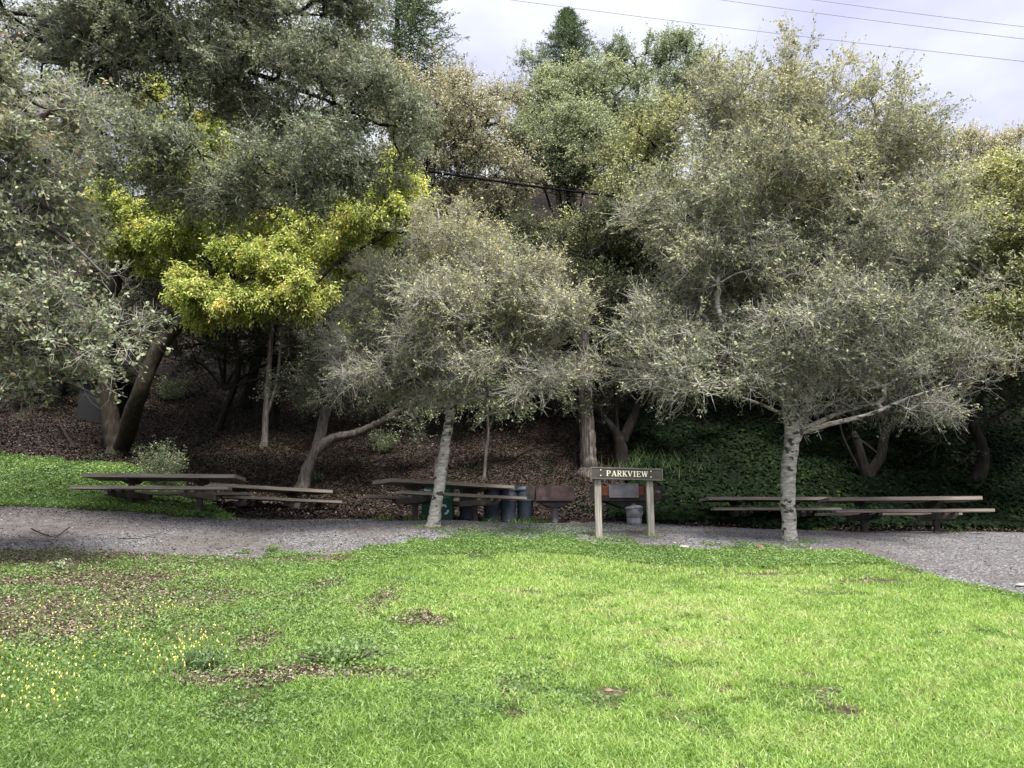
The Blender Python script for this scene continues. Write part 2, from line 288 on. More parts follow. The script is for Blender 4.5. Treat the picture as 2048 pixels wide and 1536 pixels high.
xs = np.unique(np.round(np.concatenate([np.arange(-88, -16, 2.), np.arange(-16, 16, .085), np.arange(16, 88.1, 2.)]), 4))
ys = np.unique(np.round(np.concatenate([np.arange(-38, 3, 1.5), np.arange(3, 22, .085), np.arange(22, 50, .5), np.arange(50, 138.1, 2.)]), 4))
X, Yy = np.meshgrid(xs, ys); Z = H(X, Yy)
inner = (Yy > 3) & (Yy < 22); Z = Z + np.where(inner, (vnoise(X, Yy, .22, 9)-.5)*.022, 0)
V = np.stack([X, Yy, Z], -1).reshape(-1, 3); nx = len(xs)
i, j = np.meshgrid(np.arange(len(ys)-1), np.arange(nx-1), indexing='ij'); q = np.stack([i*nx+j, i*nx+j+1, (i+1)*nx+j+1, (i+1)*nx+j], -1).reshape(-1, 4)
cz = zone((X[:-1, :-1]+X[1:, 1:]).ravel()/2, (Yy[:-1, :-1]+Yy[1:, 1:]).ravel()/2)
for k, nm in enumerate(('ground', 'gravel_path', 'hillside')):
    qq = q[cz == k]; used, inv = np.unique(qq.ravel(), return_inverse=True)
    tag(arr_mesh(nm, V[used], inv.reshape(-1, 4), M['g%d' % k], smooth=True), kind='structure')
# ------------------------------------------------------------------ low growth
def patch(x, y, spots):        # 1 inside the given soft spots
    m_ = np.zeros_like(x)
    for (a, b, rx, ry) in spots:
        g_ = G(a, b); d = np.hypot((x-g_[0])/rx, (y-g_[1])/ry); m_ = np.maximum(m_, np.clip(1.5-d*1.0+(fbm(x, y, .5, 77)-.5)*1.6, 0, 1)*(d < 1.9))
    return m_
BARE = [(120, 1120, 1.3, .8), (330, 1125, .9, .35), (60, 1200, 1.0, .7), (250, 1165, .8, .3), (520, 1285, .18, .35), (440, 1355, .30, .22), (600, 1352, .55, .14), (740, 1350, .32, .16), (760, 1205, .16, 1.0), (650, 1170, .14, .6), (130, 1180, .8, 1.1), (300, 1150, .3, .9), (40, 1230, .7, .5), (230, 1190, .6, .5),
        (30, 1100, 2.0, 1.5), (300, 1095, 1.6, .7), (1220, 1385, .10, .10), (1620, 1355, .10, .12), (1330, 1400, .08, .1), (1445, 1385, .09, .12), (1700, 1425, .08, .1), (100, 1165, .7, .8), (1560, 1150, .7, .18), (1290, 1128, .9, .10), (1750, 1165, .5, .2), (60, 1260, .8, .4), (380, 1190, .5, .35), (180, 1240, .5, .25), (840, 1240, .25, .3), (1060, 1185, .2, .2), (480, 1190, .5, .15), (650, 1120, .8, .3), (900, 1110, .3, .2)]
def blades(x, y, h, w, lean, val, seed):
    g_ = np.random.default_rng(seed); k = len(x); z = H(x, y)-.004; th = g_.random(k)*2*np.pi; a = np.stack([np.cos(th), np.sin(th), 0*th], 1)
    ph = g_.random(k)*2*np.pi; ln = np.stack([np.cos(ph), np.sin(ph), 0*ph], 1)*(lean*h)[:, None]
    b = np.stack([x, y, z], 1); up = np.array([0, 0, 1.])*h[:, None]; W_ = a*w[:, None]*.5
    m1 = b+up*.55+ln*.3; tp = b+up*(1-.25*lean[:, None])+ln
    V = np.stack([b-W_, b+W_, m1-W_*.9, m1+W_*.9, tp-W_*.15, tp+W_*.15], 1).reshape(-1, 3); o = (np.arange(k)*6)[:, None]
    Q = np.stack([o+np.array([0, 1, 3, 2]), o+np.array([2, 3, 5, 4])], 1).reshape(-1, 4); return V, Q, np.repeat(val, 2)
def lawn_points(k, y0=3.3, y1=15.5, pw=1.0):
    u = rng.random(k); y = y0*(y1/y0)**u if pw == 1 else y0+(y1-y0)*u; x = (rng.random(k)*2-1)*(.70*y+3.0); return x, y
x, y = lawn_points(900000); z_ = zone(x, y)
bare = patch(x, y, BARE); leftish = np.clip((-(x/y)-.12)/.25, 0, 1)             # the left of the lawn is weeds rather than grass
dens = np.where(z_ == 0, 1.0, 0)*(1-bare*.96)*(1-.72*leftish*np.clip((y-5.0)/1.6, 0, 1))*(1-.8*np.clip((-(x/y)-.30)*5, 0, 1)*np.clip((y-7.3)/1.2, 0, 1))*np.where(y > fe(x)-.6, .45, 1)*np.clip(.5+fbm(x, y, .35, 3)*1.1, 0, 1)
keep = rng.random(len(x)) < dens; x = x[keep]; y = y[keep]; k = len(x)
low = fbm(x, y, 1.1, 12); hgt = (.026+.042*rng.random(k))*(.6+.9*low)*np.where(y > fe(x)-1.2, .6, 1)
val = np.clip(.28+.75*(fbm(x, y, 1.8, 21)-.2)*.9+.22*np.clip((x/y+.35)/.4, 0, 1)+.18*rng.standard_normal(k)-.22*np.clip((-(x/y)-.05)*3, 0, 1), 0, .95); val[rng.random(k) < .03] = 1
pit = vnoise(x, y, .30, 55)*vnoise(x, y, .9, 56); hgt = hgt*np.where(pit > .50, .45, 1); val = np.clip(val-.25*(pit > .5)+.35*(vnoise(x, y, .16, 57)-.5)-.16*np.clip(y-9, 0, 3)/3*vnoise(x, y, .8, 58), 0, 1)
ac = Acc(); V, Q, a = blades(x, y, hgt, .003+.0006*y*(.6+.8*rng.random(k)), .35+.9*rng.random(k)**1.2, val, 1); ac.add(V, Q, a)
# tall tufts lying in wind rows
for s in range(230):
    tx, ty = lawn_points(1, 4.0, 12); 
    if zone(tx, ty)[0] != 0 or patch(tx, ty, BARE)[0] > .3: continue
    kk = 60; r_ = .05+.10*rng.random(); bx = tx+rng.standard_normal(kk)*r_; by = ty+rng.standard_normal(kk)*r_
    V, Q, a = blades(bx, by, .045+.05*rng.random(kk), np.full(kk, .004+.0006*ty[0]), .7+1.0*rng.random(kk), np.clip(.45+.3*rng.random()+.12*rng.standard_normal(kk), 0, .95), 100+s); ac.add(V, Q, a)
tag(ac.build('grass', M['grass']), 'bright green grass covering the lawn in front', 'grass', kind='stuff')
def weeds(x, y, size, hmax, val, seed, nl=3, upb=.9, extra_z=0.0):
    g_ = np.random.default_rng(seed); k = len(x)*nl; xx = np.repeat(x, nl)+g_.standard_normal(k)*np.repeat(size, nl)*.8; yy = np.repeat(y, nl)+g_.standard_normal(k)*np.repeat(size, nl)*.8
    c = np.stack([xx, yy, H(xx, yy)+g_.random(k)*np.repeat(hmax, nl)+extra_z], 1); nr = unit(np.stack([g_.standard_normal(k)*.6, g_.standard_normal(k)*.6, np.full(k, upb)], 1)); th = g_.random(k)*2*np.pi
    V, Q, _ = leaf_quads(c, np.repeat(size, nl)*(.7+.6*g_.random(k)), nr, np.stack([np.cos(th), np.sin(th), .2+0*th], 1), .62, .12); return V, Q, np.clip(np.repeat(val, nl)+.15*g_.standard_normal(k), 0, 1)
x, y = lawn_points(190000, 3.6, 15.5); z_ = zone(x, y); bare = patch(x, y, BARE)
WEED = [(90, 1190, .9, .35), (300, 1135, .8, .8), (60, 1145, .7, .4), (430, 1130, .8, .5), (500, 1175, .9, .8), (700, 1290, .55, .45), (780, 1140, 1.1, .6), (120, 1340, 1.2, .8), (450, 1230, 1.0, .7), (900, 1390, .8, .6), (650, 1150, .9, .5)]
wd = patch(x, y, WEED); leftish = np.clip((-(x/y)+.02)/.28, 0, 1)
dens = np.where(z_ == 0, 1.0, 0)*np.clip(.10+.55*leftish+.9*wd, 0, 1)*(1-bare*.93*(1-.8*wd))*np.clip(fbm(x, y, .45, 51)*2.2-.25, 0.03, 1)*(1-.65*np.clip((-(x/y)-.30)*5, 0, 1)*np.clip((y-7.3)/1.2, 0, 1)*(1-wd))
keep = rng.random(len(x)) < dens; x = x[keep]; y = y[keep]; k = len(x)
V, Q, a = weeds(x, y, .012+.0016*y+.008*rng.random(k), .02+.05*fbm(x, y, .6, 8), .25+.55*fbm(x, y, 1.3, 14), 3)
ac = Acc(); ac.add(V, Q, a)
kk = 26000; bx = -4.5+rng.random(kk)*15.5; ex = rng.exponential(.38, kk); by = fe(bx)+ex; ok = (vnoise(bx, by, .35, 91)+.3*vnoise(bx, by, .1, 92) > .62+.25*ex); bx = bx[ok]; by = by[ok]; kk = len(bx)
V, Q, a = weeds(bx, by, .022+.018*rng.random(kk), .01+.04*fbm(bx, by, .4, 4), .15+.5*fbm(bx, by, .8, 6), 44, 2); ac.add(V, Q, a)
g1 = G(1060, 1066); kk = 2600; bx = g1[0]+rng.standard_normal(kk)*.9; by = g1[1]+rng.standard_normal(kk)*.5; V, Q, a = weeds(bx, by, .022+.015*rng.random(kk), .02+.02*fbm(bx, by, .4, 4), .0+.4*fbm(bx, by, .5, 6), 45, 2); ac.add(V, Q, a)
# bank along the gravel, in front of the sign
kk = 30000; bx = rng.random(kk)*9.0-2.5; by = fe(bx)-.05-rng.random(kk)**1.3*1.3; V, Q, a = weeds(bx, by, .03+.01*rng.random(kk), .03+.05*fbm(bx, by, .5, 4), .35+.5*fbm(bx, by, .8, 6), 4, 2); ac.add(V, Q, a)
tag(ac.build('weeds', M['weed']), 'low clover and weeds mixed into the lawn', 'weeds', kind='stuff')
# green growth on the bank at the far left
kk = 60000; bx = -16+rng.random(kk)*12.0; by = be(bx)-.3+rng.random(kk)*5.2
lim = np.interp(bx, [-16, -11.5, -9.5, -7.6, -6.2], [5.2, 4.6, 4.8, 2.6, .0]); ok = (lim > .1) & (by-be(bx) < lim*(.62+.45*fbm(bx, by, 1.2, 19))) & (rng.random(kk) < .25+1.1*fbm(bx, by, .6, 23))
bx = bx[ok]; by = by[ok]; kk = len(bx); ac = Acc(); V, Q, a = weeds(bx, by, .045+.02*rng.random(kk), .04+.14*fbm(bx, by, .9, 4), .25+.6*fbm(bx, by, 1.5, 6), 5, 2); ac.add(V, Q, a)
V, Q, a = blades(bx[::2], by[::2], .08+.10*rng.random(len(bx[::2])), np.full(len(bx[::2]), .014), .6+.5*rng.random(len(bx[::2])), np.clip(.25+.5*fbm(bx[::2], by[::2], 1.5, 6), 0, 1), 6); ac.add(V, Q, a)
tag(ac.build('bank_greenery', M['weed']), 'low green weeds on the bank behind the left picnic table', 'weeds', kind='stuff')
# ivy on the right of the slope
kk = 190000; by = 19.3+rng.random(kk)**1.25*13; bx = -1+rng.random(kk)*22; lft = 2.6+(by-19)*.16+(fbm(bx, by, 1.5, 61)-.5)*3.0
ok = (bx > lft) & (by > be(bx)+.35+(vnoise(bx, by, .6, 3)-.5)*.8) & (bx < .72*by+1.5) & ((rng.random(kk) < .35) | (by < 27)); bx = bx[ok]; by = by[ok]; kk = len(bx)
lump = .05+.35*fbm(bx, by, 1.1, 71)*np.clip((by-19)/3, .3, 1); hz = H(bx, by)+lump+.05*rng.standard_normal(kk)
nr = unit(np.stack([.45*rng.standard_normal(kk), -.75+.45*rng.standard_normal(kk), .65+.3*rng.standard_normal(kk)], 1)); th = rng.standard_normal(kk)*.9
V, Q, _ = leaf_quads(np.stack([bx, by, hz], 1), .085+.065*rng.random(kk), nr, np.stack([np.sin(th), 0*th-.2, -np.cos(th)], 1), .95, .06)
ac = Acc(); ac.add(V, Q, np.clip(.15+.55*fbm(bx, by, 1.4, 13)+.2*rng.standard_normal(kk), 0, 1)); tag(ac.build('ivy', M['ivy']), 'dark ivy covering the slope behind the right picnic tables', 'ivy', kind='stuff')
# fallen leaves
ac = Acc()
def litter(bx, by, size, val, dz=.02, tilt=.5):
    kk = len(bx); nr = unit(np.stack([tilt*rng.standard_normal(kk), tilt*rng.standard_normal(kk), np.ones(kk)], 1)); th = rng.random(kk)*6.28
    V, Q, _ = leaf_quads(np.stack([bx, by, H(bx, by)+dz*rng.random(kk)+.006], 1), size, nr, np.stack([np.cos(th), np.sin(th), 0*th], 1), .5, .2); ac.add(V, Q, np.clip(val, 0, 1))
kk = 230000; by = 17.5+rng.random(kk)**1.15*16; bx = (rng.random(kk)*2-1)*(.7*by+1); ok = (by > be(bx)-.15+.5*vnoise(bx, by, .5, 2)) & ((bx < 4+(by-19)*.16) | (by < be(bx)+1.0)); bx = bx[ok]; by = by[ok]; kk = len(bx)
litter(bx, by, .05+.045*rng.random(kk), .18+.36*fbm(bx, by, 2, 3)+.22*rng.standard_normal(kk)-.05*np.clip(by-21, 0, 3), .06, .7)
g5 = np.random.default_rng(5)
kk = 2200; bx = -12+g5.random(kk)*17; by = 19.8+g5.random(kk)*9; th_ = g5.random(kk)*3.14; ln_ = .10+.35*g5.random(kk)**2; ex_ = bx+np.cos(th_)*ln_; ey_ = by+np.sin(th_)*ln_
V, Q = segs(np.stack([bx, by, H(bx, by)+.03], 1), np.stack([ex_, ey_, H(ex_, ey_)+.03+.06*g5.random(kk)], 1), np.full(kk, .006), np.full(kk, .004)); ac.add(V, Q, .45+.35*g5.random(len(Q)))
kk = 42000; bx = (rng.random(kk)*2-1)*13; by = 9+rng.random(kk)*10.5; zz = zone(bx, by); nearb = np.clip(1-np.abs(by-be(bx))/1.2, 0, 1); lf = np.clip((-bx-1.0)/4, 0, 1)
ok = (zz == 1) & (rng.random(kk) < .08+.8*nearb+.65*lf*np.clip(fbm(bx, by, 1.6, 17)*2-.4, 0, 1)) | ((zz == 0) & (patch(bx, by, BARE[6:12]) > .2) & (rng.random(kk) < .9)); bx = bx[ok]; by = by[ok]; kk = len(bx)
litter(bx, by, .028+.03*rng.random(kk), .42+.3*rng.random(kk)+.25*rng.standard_normal(kk)+.25*(nearb[ok] < .1), .015, .3)
x, y = lawn_points(140000, 4, 14); pb = np.maximum(patch(x, y, [b_ for b_ in BARE if b_[0] < 1000]), np.clip((-(x/y)-.30)*5, 0, 1)*np.clip((y-7.3)/1.2, 0, 1)*.6); ok = (pb > .15) & (zone(x, y) == 0); x = x[ok]; y = y[ok]; litter(x, y, .022+.025*rng.random(len(x)), .90+.14*rng.standard_normal(len(x)), .02, .35)
tag(ac.build('fallen_leaves', M['litter']), 'dry brown fallen leaves over the slope and gravel edge', 'leaf litter', kind='stuff')
kk = 26000; by = 20.5+rng.random(kk)**1.2*11; bx = -12+rng.random(kk)*17; ok = vnoise(bx, by, 1.0, 81)*.7+vnoise(bx, by, .3, 82)*.3 > .64; bx = bx[ok]; by = by[ok]; kk = len(bx)
ac = Acc(); V, Q, a = weeds(bx, by, .05+.03*rng.random(kk), .05+.25*vnoise(bx, by, .7, 83), .1+.3*fbm(bx, by, .8, 6), 84, 2); ac.add(V, Q, a); tag(ac.build('undergrowth', M['green2']), 'dim green undergrowth scattered over the dark leafy slope', 'undergrowth', kind='stuff')
# yellow oxalis flowers at the left
ac = Acc(); st = Acc()
FL = [(60, 1300, 1.0, .7), (250, 1310, .8, .5), (340, 1240, .25, .2), (120, 1240, .9, .4), (30, 1380, .5, .4), (200, 1350, .7, .3), (30, 1440, .3, .2)]
x, y = lawn_points(20000, 4.2, 10.5); pf = patch(x, y, FL); ok = (x < -.9) & (rng.random(len(x)) < pf*1.5*vnoise(x, y, .28, 66)**2); x = x[ok]; y = y[ok]; k = len(x); z = H(x, y); hh = .09+.09*rng.random(k); top = np.stack([x, y, z+hh], 1)
V, Q = segs(np.stack([x+.02*rng.standard_normal(k), y, z], 1), top, np.full(k, .002), np.full(k, .0018)); st.add(V, Q, np.full(len(Q), .8))
for j in range(4):
    th = np.pi/2*j+rng.random(k); dr = unit(np.stack([np.cos(th)*.5, np.sin(th)*.5, -np.ones(k)*.8+1.0*(rng.random(k) < .35)], 1)); V, Q, _ = leaf_quads(top, .016+.008*rng.random(k), unit(np.stack([np.cos(th), np.sin(th), .4+0*th], 1)), dr, .42, .1); ac.add(V, Q, rng.random(k))
fl = ac.build('yellow_flowers', M['flower']); tag(fl, 'yellow bell flowers scattered in the weeds at left', 'flowers', kind='stuff'); st.build('stems', M['weed'], fl)
# ------------------------------------------------------------------ trees
def lobe_points(lobes, dens_, g_, per=8):
    pts = []; ctr = []
    vol = np.array([(a[3]*a[2]/F)*(a[4]*a[2]/F)*a[5]*(a[6] if len(a) > 6 else 1) for a in lobes]); cnt = np.maximum((vol/vol.sum()*dens_).astype(int), 5)
    for a, m_ in zip(lobes, cnt):
        px, py, Y, rx, ry, dp = a[:6]; c = P(px, py, Y); R3 = np.array([rx*Y/F, dp, ry*Y/F]); ns = max(5, m_//per); d = unit(g_.standard_normal((ns, 3))); r = .35+.62*np.sqrt(g_.random((ns, 1)))
        sub = d*r; k_ = g_.integers(0, ns, m_); q_ = sub[k_]+g_.standard_normal((m_, 3))*np.array([.20, .20, .125]); pts.append(c+q_*R3); ctr.append(np.repeat(c[None], m_, 0))
    return np.concatenate(pts), np.concatenate(ctr)
def grow(main, mrad, pts, g_, rmin=.008):
    """join clump centres to the limbs, nearest first; returns parents and radii"""
    nodes = [*main]; rootd = list(np.linalg.norm(main-main[0], axis=1)); par = [-1]*len(main); order = np.argsort(np.min(np.linalg.norm(pts[:, None]-main[None, ::max(1, len(main)//12)], axis=2), axis=1))
    A_ = np.zeros((len(main)+len(pts), 3)); A_[:len(main)] = main; rd = np.zeros(len(A_)); rd[:len(main)] = rootd; k = len(main); idx = np.zeros(len(pts), int)
    for o in order:
        p = pts[o]; d = np.linalg.norm(A_[:k]-p, axis=1); down = np.maximum(0, A_[:k, 2]-p[2])*.5; c = d+.10*rd[:k]+down
        j = int(np.argmin(c)); A_[k] = p; rd[k] = rd[j]+d[j]; par.append(j); idx[o] = k; k += 1
    par = np.array(par); wgt = np.zeros(k)
    for i in range(k-1, len(main)-1, -1): wgt[i] += 1; wgt[par[i]] += wgt[i]
    return A_[:k], par, wgt, idx
def make_tree(name, label, base, stems, lobes, nodes, twigs, leaves, lsize, lm, bm_, tw=M['twig'], group=None, seed=1, tl=.5, aspect=.5, vbase=.3, vtop=.35, droop=0.0, full=False, bare=0.0, twr=.004, cat='tree', rootflare=1.0, spread=.35, extra_bare=0, thick=.006, per=8, cvar=.09, roots=0, lowbare=0):
    g_ = np.random.default_rng(seed); base = np.asarray(base, float)
    root = empty(name, base, label, cat, group); off = base
    tr = Acc(); mp_ = []; mr_ = []
    for s_i, (pts, rad) in enumerate(stems):
        p, r = spline(pts, rad, 7)
        if s_i == 0:
            p = np.vstack([p[0]-np.array([0, 0, .35]), p[0]+np.array([0, 0, .0]), p[1:]]); r = np.concatenate([[r[0]*1.5*rootflare, r[0]*1.35*rootflare], r[1:]])
        p = p+np.random.default_rng(seed+s_i).standard_normal(p.shape)*r[:, None]*.045
        V, Q = tube_arr(p, r, 12, .16, seed+s_i); tr.add(V, Q); mp_.append(p[2:]); mr_.append(r[2:])
    for k_ in range(roots):
        a_ = 2*np.pi*(k_+.3*g_.random())/roots; u_ = np.array([math.cos(a_), math.sin(a_), 0]); r_b = stems[0][1][0]; l_ = r_b*(1.7+.7*g_.random()); e_ = base+u_*l_; e_[2] = float(H(e_[0], e_[1]))-.03
        p, r = spline([base+u_*r_b*.5+np.array([0, 0, .30]), base+u_*r_b*1.15+np.array([0, 0, .09]), e_], [r_b*.33, r_b*.30, r_b*.10], 6); V, Q = tube_arr(p, r, 8, .2, seed+50+k_); tr.add(V, Q)
    main = np.concatenate(mp_); mrad = np.concatenate(mr_)
    pts, ctr = lobe_points(lobes, nodes, g_, per); A_, par, wgt, idx = grow(main, mrad, pts, g_)
    nm = len(main); e = np.arange(nm, len(A_)); r1 = thick*np.sqrt(np.maximum(wgt[e], 1)); pr = par[e]; r0 = np.where(pr < nm, np.minimum(mrad[np.minimum(pr, nm-1)]*.8, r1*1.25), thick*np.sqrt(np.maximum(wgt[pr], 1))); r0 = np.maximum(np.minimum(r0, r1*1.7), r1)
    P0 = A_[pr]; P1 = A_[e]; mid = (P0+P1)/2+g_.standard_normal(P0.shape)*np.linalg.norm(P1-P0, axis=1, keepdims=True)*.09; rm = (r0+r1)/2
    for a_, b_, c_, d_ in ((P0, mid, r0, rm), (mid, P1, rm, r1)): V, Q = segs(a_, b_, c_, d_, 5); tr.add(V, Q)
    trunk = tr.build('trunk', bm_, root, att=False, smooth=True, off=off)
    # twigs
    k = len(pts)*twigs; B = np.repeat(pts, twigs, 0)+g_.standard_normal((k, 3))*.04; outd = unit(np.repeat(pts-ctr, twigs, 0)); par_d = unit(np.repeat(pts-A_[par[idx]], twigs, 0))
    Dr = unit(.55*outd+.35*par_d+g_.standard_normal((k, 3))*.75+np.array([0, 0, .12-droop])); Ln = tl*(.45+.9*g_.random((k, 1)))
    p1 = B+Dr*Ln*.4; D2 = unit(Dr+g_.standard_normal((k, 3))*.35-np.array([0, 0, droop*.6])); p2 = p1+D2*Ln*.35; D3 = unit(D2+g_.standard_normal((k, 3))*.45-np.array([0, 0, droop*.8])); p3 = p2+D3*Ln*.3
    ta = Acc()
    for a_, b_, f0, f1 in ((B, p1, 1.5, 1.1), (p1, p2, 1.1, .8), (p2, p3, .8, .4)): V, Q = segs(a_, b_, np.full(k, twr*f0), np.full(k, twr*f1)); ta.add(V, Q)
    if extra_bare:
        kk = int(k*extra_bare); ii = g_.integers(0, k, kk); d4 = unit(D2[ii]+g_.standard_normal((kk, 3))*.8); q1 = p1[ii]+d4*tl*.35; d5 = unit(d4+g_.standard_normal((kk, 3))*.5); q2 = q1+d5*tl*.3
        for a_, b_ in ((p1[ii], q1), (q1, q2)): V, Q = segs(a_, b_, np.full(kk, twr*.8), np.full(kk, twr*.5)); ta.add(V, Q)
    ta.build('twigs', tw, root, att=False, off=off)
    # leaves
    zn = np.repeat((pts[:, 2]-pts[:, 2].min())/np.ptp(pts[:, 2]), twigs); has = g_.random(k) > bare+lowbare*np.clip((.5-zn)/.5, 0, 1); B, p1, p2, p3, od = B[has], p1[has], p2[has], p3[has], outd[has]; k = len(B); t = .2+.85*g_.random((k, leaves)); m_ = k*leaves; t = t.ravel()[:, None]; R_ = lambda a_: np.repeat(a_, leaves, 0)
    c = np.where(t < .4, R_(B)+(R_(p1)-R_(B))*t/.4, np.where(t < .72, R_(p1)+(R_(p2)-R_(p1))*(t-.4)/.32, R_(p2)+(R_(p3)-R_(p2))*(t-.72)/.28))+g_.standard_normal((m_, 3))*lsize*spread
    nr = unit(g_.standard_normal((m_, 3))*.75+np.array([0, -.12, .65])+R_(od)*.35); ad = unit(R_(p3-p1)*.9/np.maximum(tl, .1)+g_.standard_normal((m_, 3))*.6-np.array([0, 0, droop*1.4]))
    V, Q, f = leaf_quads(c, lsize*(.55+.8*g_.random(m_)), nr, ad, aspect, .16, full)
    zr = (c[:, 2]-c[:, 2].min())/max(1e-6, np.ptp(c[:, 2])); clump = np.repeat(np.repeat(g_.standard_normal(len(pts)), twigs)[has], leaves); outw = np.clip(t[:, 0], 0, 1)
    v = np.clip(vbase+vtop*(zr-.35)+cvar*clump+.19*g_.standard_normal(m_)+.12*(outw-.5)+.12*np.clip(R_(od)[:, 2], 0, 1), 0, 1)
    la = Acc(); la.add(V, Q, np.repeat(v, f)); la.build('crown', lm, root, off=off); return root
def S(spec): return [P(*a) for a in spec]
# --- right foreground oak
b0 = G(1580, 1081)
make_tree('oak_tree', 'wide oak with straight pale grey trunk right of the sign', b0,
 [([b0, *S([(1576, 1000, b0[1]), (1577, 930, b0[1]), (1584, 868, b0[1]), (1572, 800, b0[1]), (1555, 700, b0[1]), (1535, 560, b0[1]+.2), (1525, 420, b0[1]+.3), (1530, 260, b0[1]+.3)])], [.145, .145, .15, .145, .11, .085, .06, .03]),
  (S([(1588, 880, 15), (1610, 820, 15), (1632, 730, 15.1), (1650, 610, 15.3), (1690, 470, 15.5), (1710, 330, 15.6)]), [.12, .105, .09, .07, .05, .025]),
  (S([(1600, 865, 15), (1660, 848, 14.8), (1740, 828, 14.6), (1820, 795, 14.6), (1900, 770, 14.9)]), [.052, .046, .034, .022, .008]),
  (S([(1605, 860, 15), (1680, 825, 15.3), (1760, 800, 15.6), (1850, 740, 16)]), [.045, .04, .03, .012]),
  (S([(1568, 780, 15), (1520, 690, 14.9), (1450, 655, 14.7), (1350, 640, 14.5)]), [.07, .05, .035, .015]),
  (S([(1570, 830, 15), (1500, 800, 14.8), (1420, 780, 14.6)]), [.035, .02, .010]),
  (S([(1650, 620, 15.2), (1740, 560, 15.4), (1830, 450, 15.6)]), [.05, .035, .015])],
 [(1520, 240, 15.3, 130, 120, 1.5), (1690, 280, 15.5, 160, 140, 1.6), (1430, 430, 15, 130, 170, 1.6), (1600, 450, 14.8, 170, 160, 1.7), (1780, 450, 15.5, 120, 170, 1.6), (1390, 620, 14.6, 130, 110, 1.5), (1330, 745, 14.2, 80, 60, 1.1),
  (1450, 760, 14.2, 130, 65, 1.3), (1600, 680, 14.4, 170, 110, 1.6), (1590, 820, 14.2, 70, 30, .7), (1800, 660, 15, 170, 110, 1.6, .8), (1950, 720, 14.8, 110, 90, 1.3, .6), (1800, 790, 14.5, 150, 45, 1.0, 1.5), (1600, 110, 15.4, 50, 85, .6, 1.0), (1540, 140, 15.4, 45, 50, .5, .6), (1700, 170, 15.5, 50, 60, .5, .6), (1780, 200, 15.5, 45, 60, .5, .6), (1840, 210, 15.5, 35, 60, .4, .5), (1420, 220, 15.4, 60, 90, .8)],
 1500, 11, 16, .066, M['oak'], M['bark_pale'], M['twig'], seed=11, tl=.55, vbase=.42, vtop=.42, bare=.1, extra_bare=.75, twr=.0034, cat='tree', lowbare=.38, rootflare=.9)
# --- middle foreground oak
b0 = G(865, 1052)
make_tree('oak_tree', 'round crowned oak with leaning pale trunk in front of the green bin', b0,
 [([b0, *S([(874, 1000, b0[1]), (886, 920, b0[1]), (897, 850, b0[1]), (905, 800, b0[1]), (903, 700, b0[1]), (895, 600, b0[1]), (885, 480, b0[1]), (875, 420, b0[1])])], [.135, .115, .108, .10, .09, .07, .05, .03, .015]),
  (S([(905, 800, b0[1]), (850, 740, 15.4), (780, 690, 15.2), (720, 640, 15.2)]), [.06, .045, .03, .015]),
  (S([(905, 790, b0[1]), (970, 730, 15.4), (1050, 660, 15.3), (1120, 620, 15.3)]), [.06, .045, .03, .015]),
  (S([(905, 810, b0[1]), (980, 790, 15.0), (1080, 770, 14.8), (1170, 750, 14.7)]), [.05, .035, .025, .012]),
  (S([(903, 700, b0[1]), (960, 600, 15.6), (1000, 500, 15.7)]), [.05, .035, .015])],
 [(880, 450, 15.6, 60, 65, .8), (930, 540, 15.5, 110, 90, 1.2), (810, 600, 15.5, 95, 90, 1.1), (1030, 590, 15.4, 110, 100, 1.2), (920, 670, 15, 170, 100, 1.5), (750, 720, 15.2, 90, 80, 1.1), (1100, 680, 15.2, 90, 90, 1.1), (1010, 760, 14.8, 120, 45, 1.0), (830, 760, 15, 120, 50, 1.1), (690, 770, 15.3, 40, 40, .6), (1180, 730, 15, 40, 45, .6, .7)],
 1050, 10, 14, .058, M['oak'], M['bark_pale'], M['twig'], seed=22, tl=.46, vbase=.52, vtop=.28, bare=.22, extra_bare=1.3, twr=.0032, lowbare=.35)
# --- big dark oak reaching in from the upper left
b0 = on(-9.6, 13.5)
make_tree('oak_tree', 'large dark oak whose crown fills the upper left', b0,
 [([b0, *S([(-90, 700, 13.4), (-70, 400, 13.2), (-40, 200, 13), (30, 100, 12.8), (150, 35, 12.8), (320, -40, 12.8), (560, -90, 13)])], [.42, .36, .32, .26, .2, .15, .1, .05]),
  (S([(30, 100, 12.8), (180, 130, 13), (400, 120, 13.2), (600, 180, 13.4), (760, 250, 13.5)]), [.1, .07, .05, .04, .02]),
  (S([(-40, 210, 13), (100, 190, 12.8), (230, 280, 13), (400, 310, 12.8), (560, 360, 13)]), [.07, .05, .035, .025, .012]),
  (S([(320, -40, 12.8), (480, 20, 13), (640, 30, 13.2)]), [.07, .05, .02])],
 [(200, 20, 12.8, 150, 80, 1.4), (30, 10, 13.4, 90, 60, 1.0, .7), (380, 20, 13, 170, 110, 1.6), (600, 40, 13.3, 140, 90, 1.4, .6), (690, -40, 13.4, 90, 60, 1.2), (560, 170, 13.3, 150, 75, 1.4), (740, 210, 13.5, 90, 80, 1.0), (800, 270, 13.4, 65, 50, .8), (640, 310, 13, 140, 60, 1.2), (420, 360, 12.8, 160, 55, 1.1), (540, 400, 12.9, 130, 40, .9, .8), (270, 300, 12.6, 110, 70, 1.0, .7), (230, 120, 12.8, 130, 60, 1.2), (400, 190, 13.6, 130, 60, .9, .35)],
 1500, 11, 14, .060, M['oak_near'], M['bark_dark'], M['twig'], seed=33, tl=.46, vbase=.36, vtop=.05, bare=.08, extra_bare=.2, twr=.0024, cvar=.13)
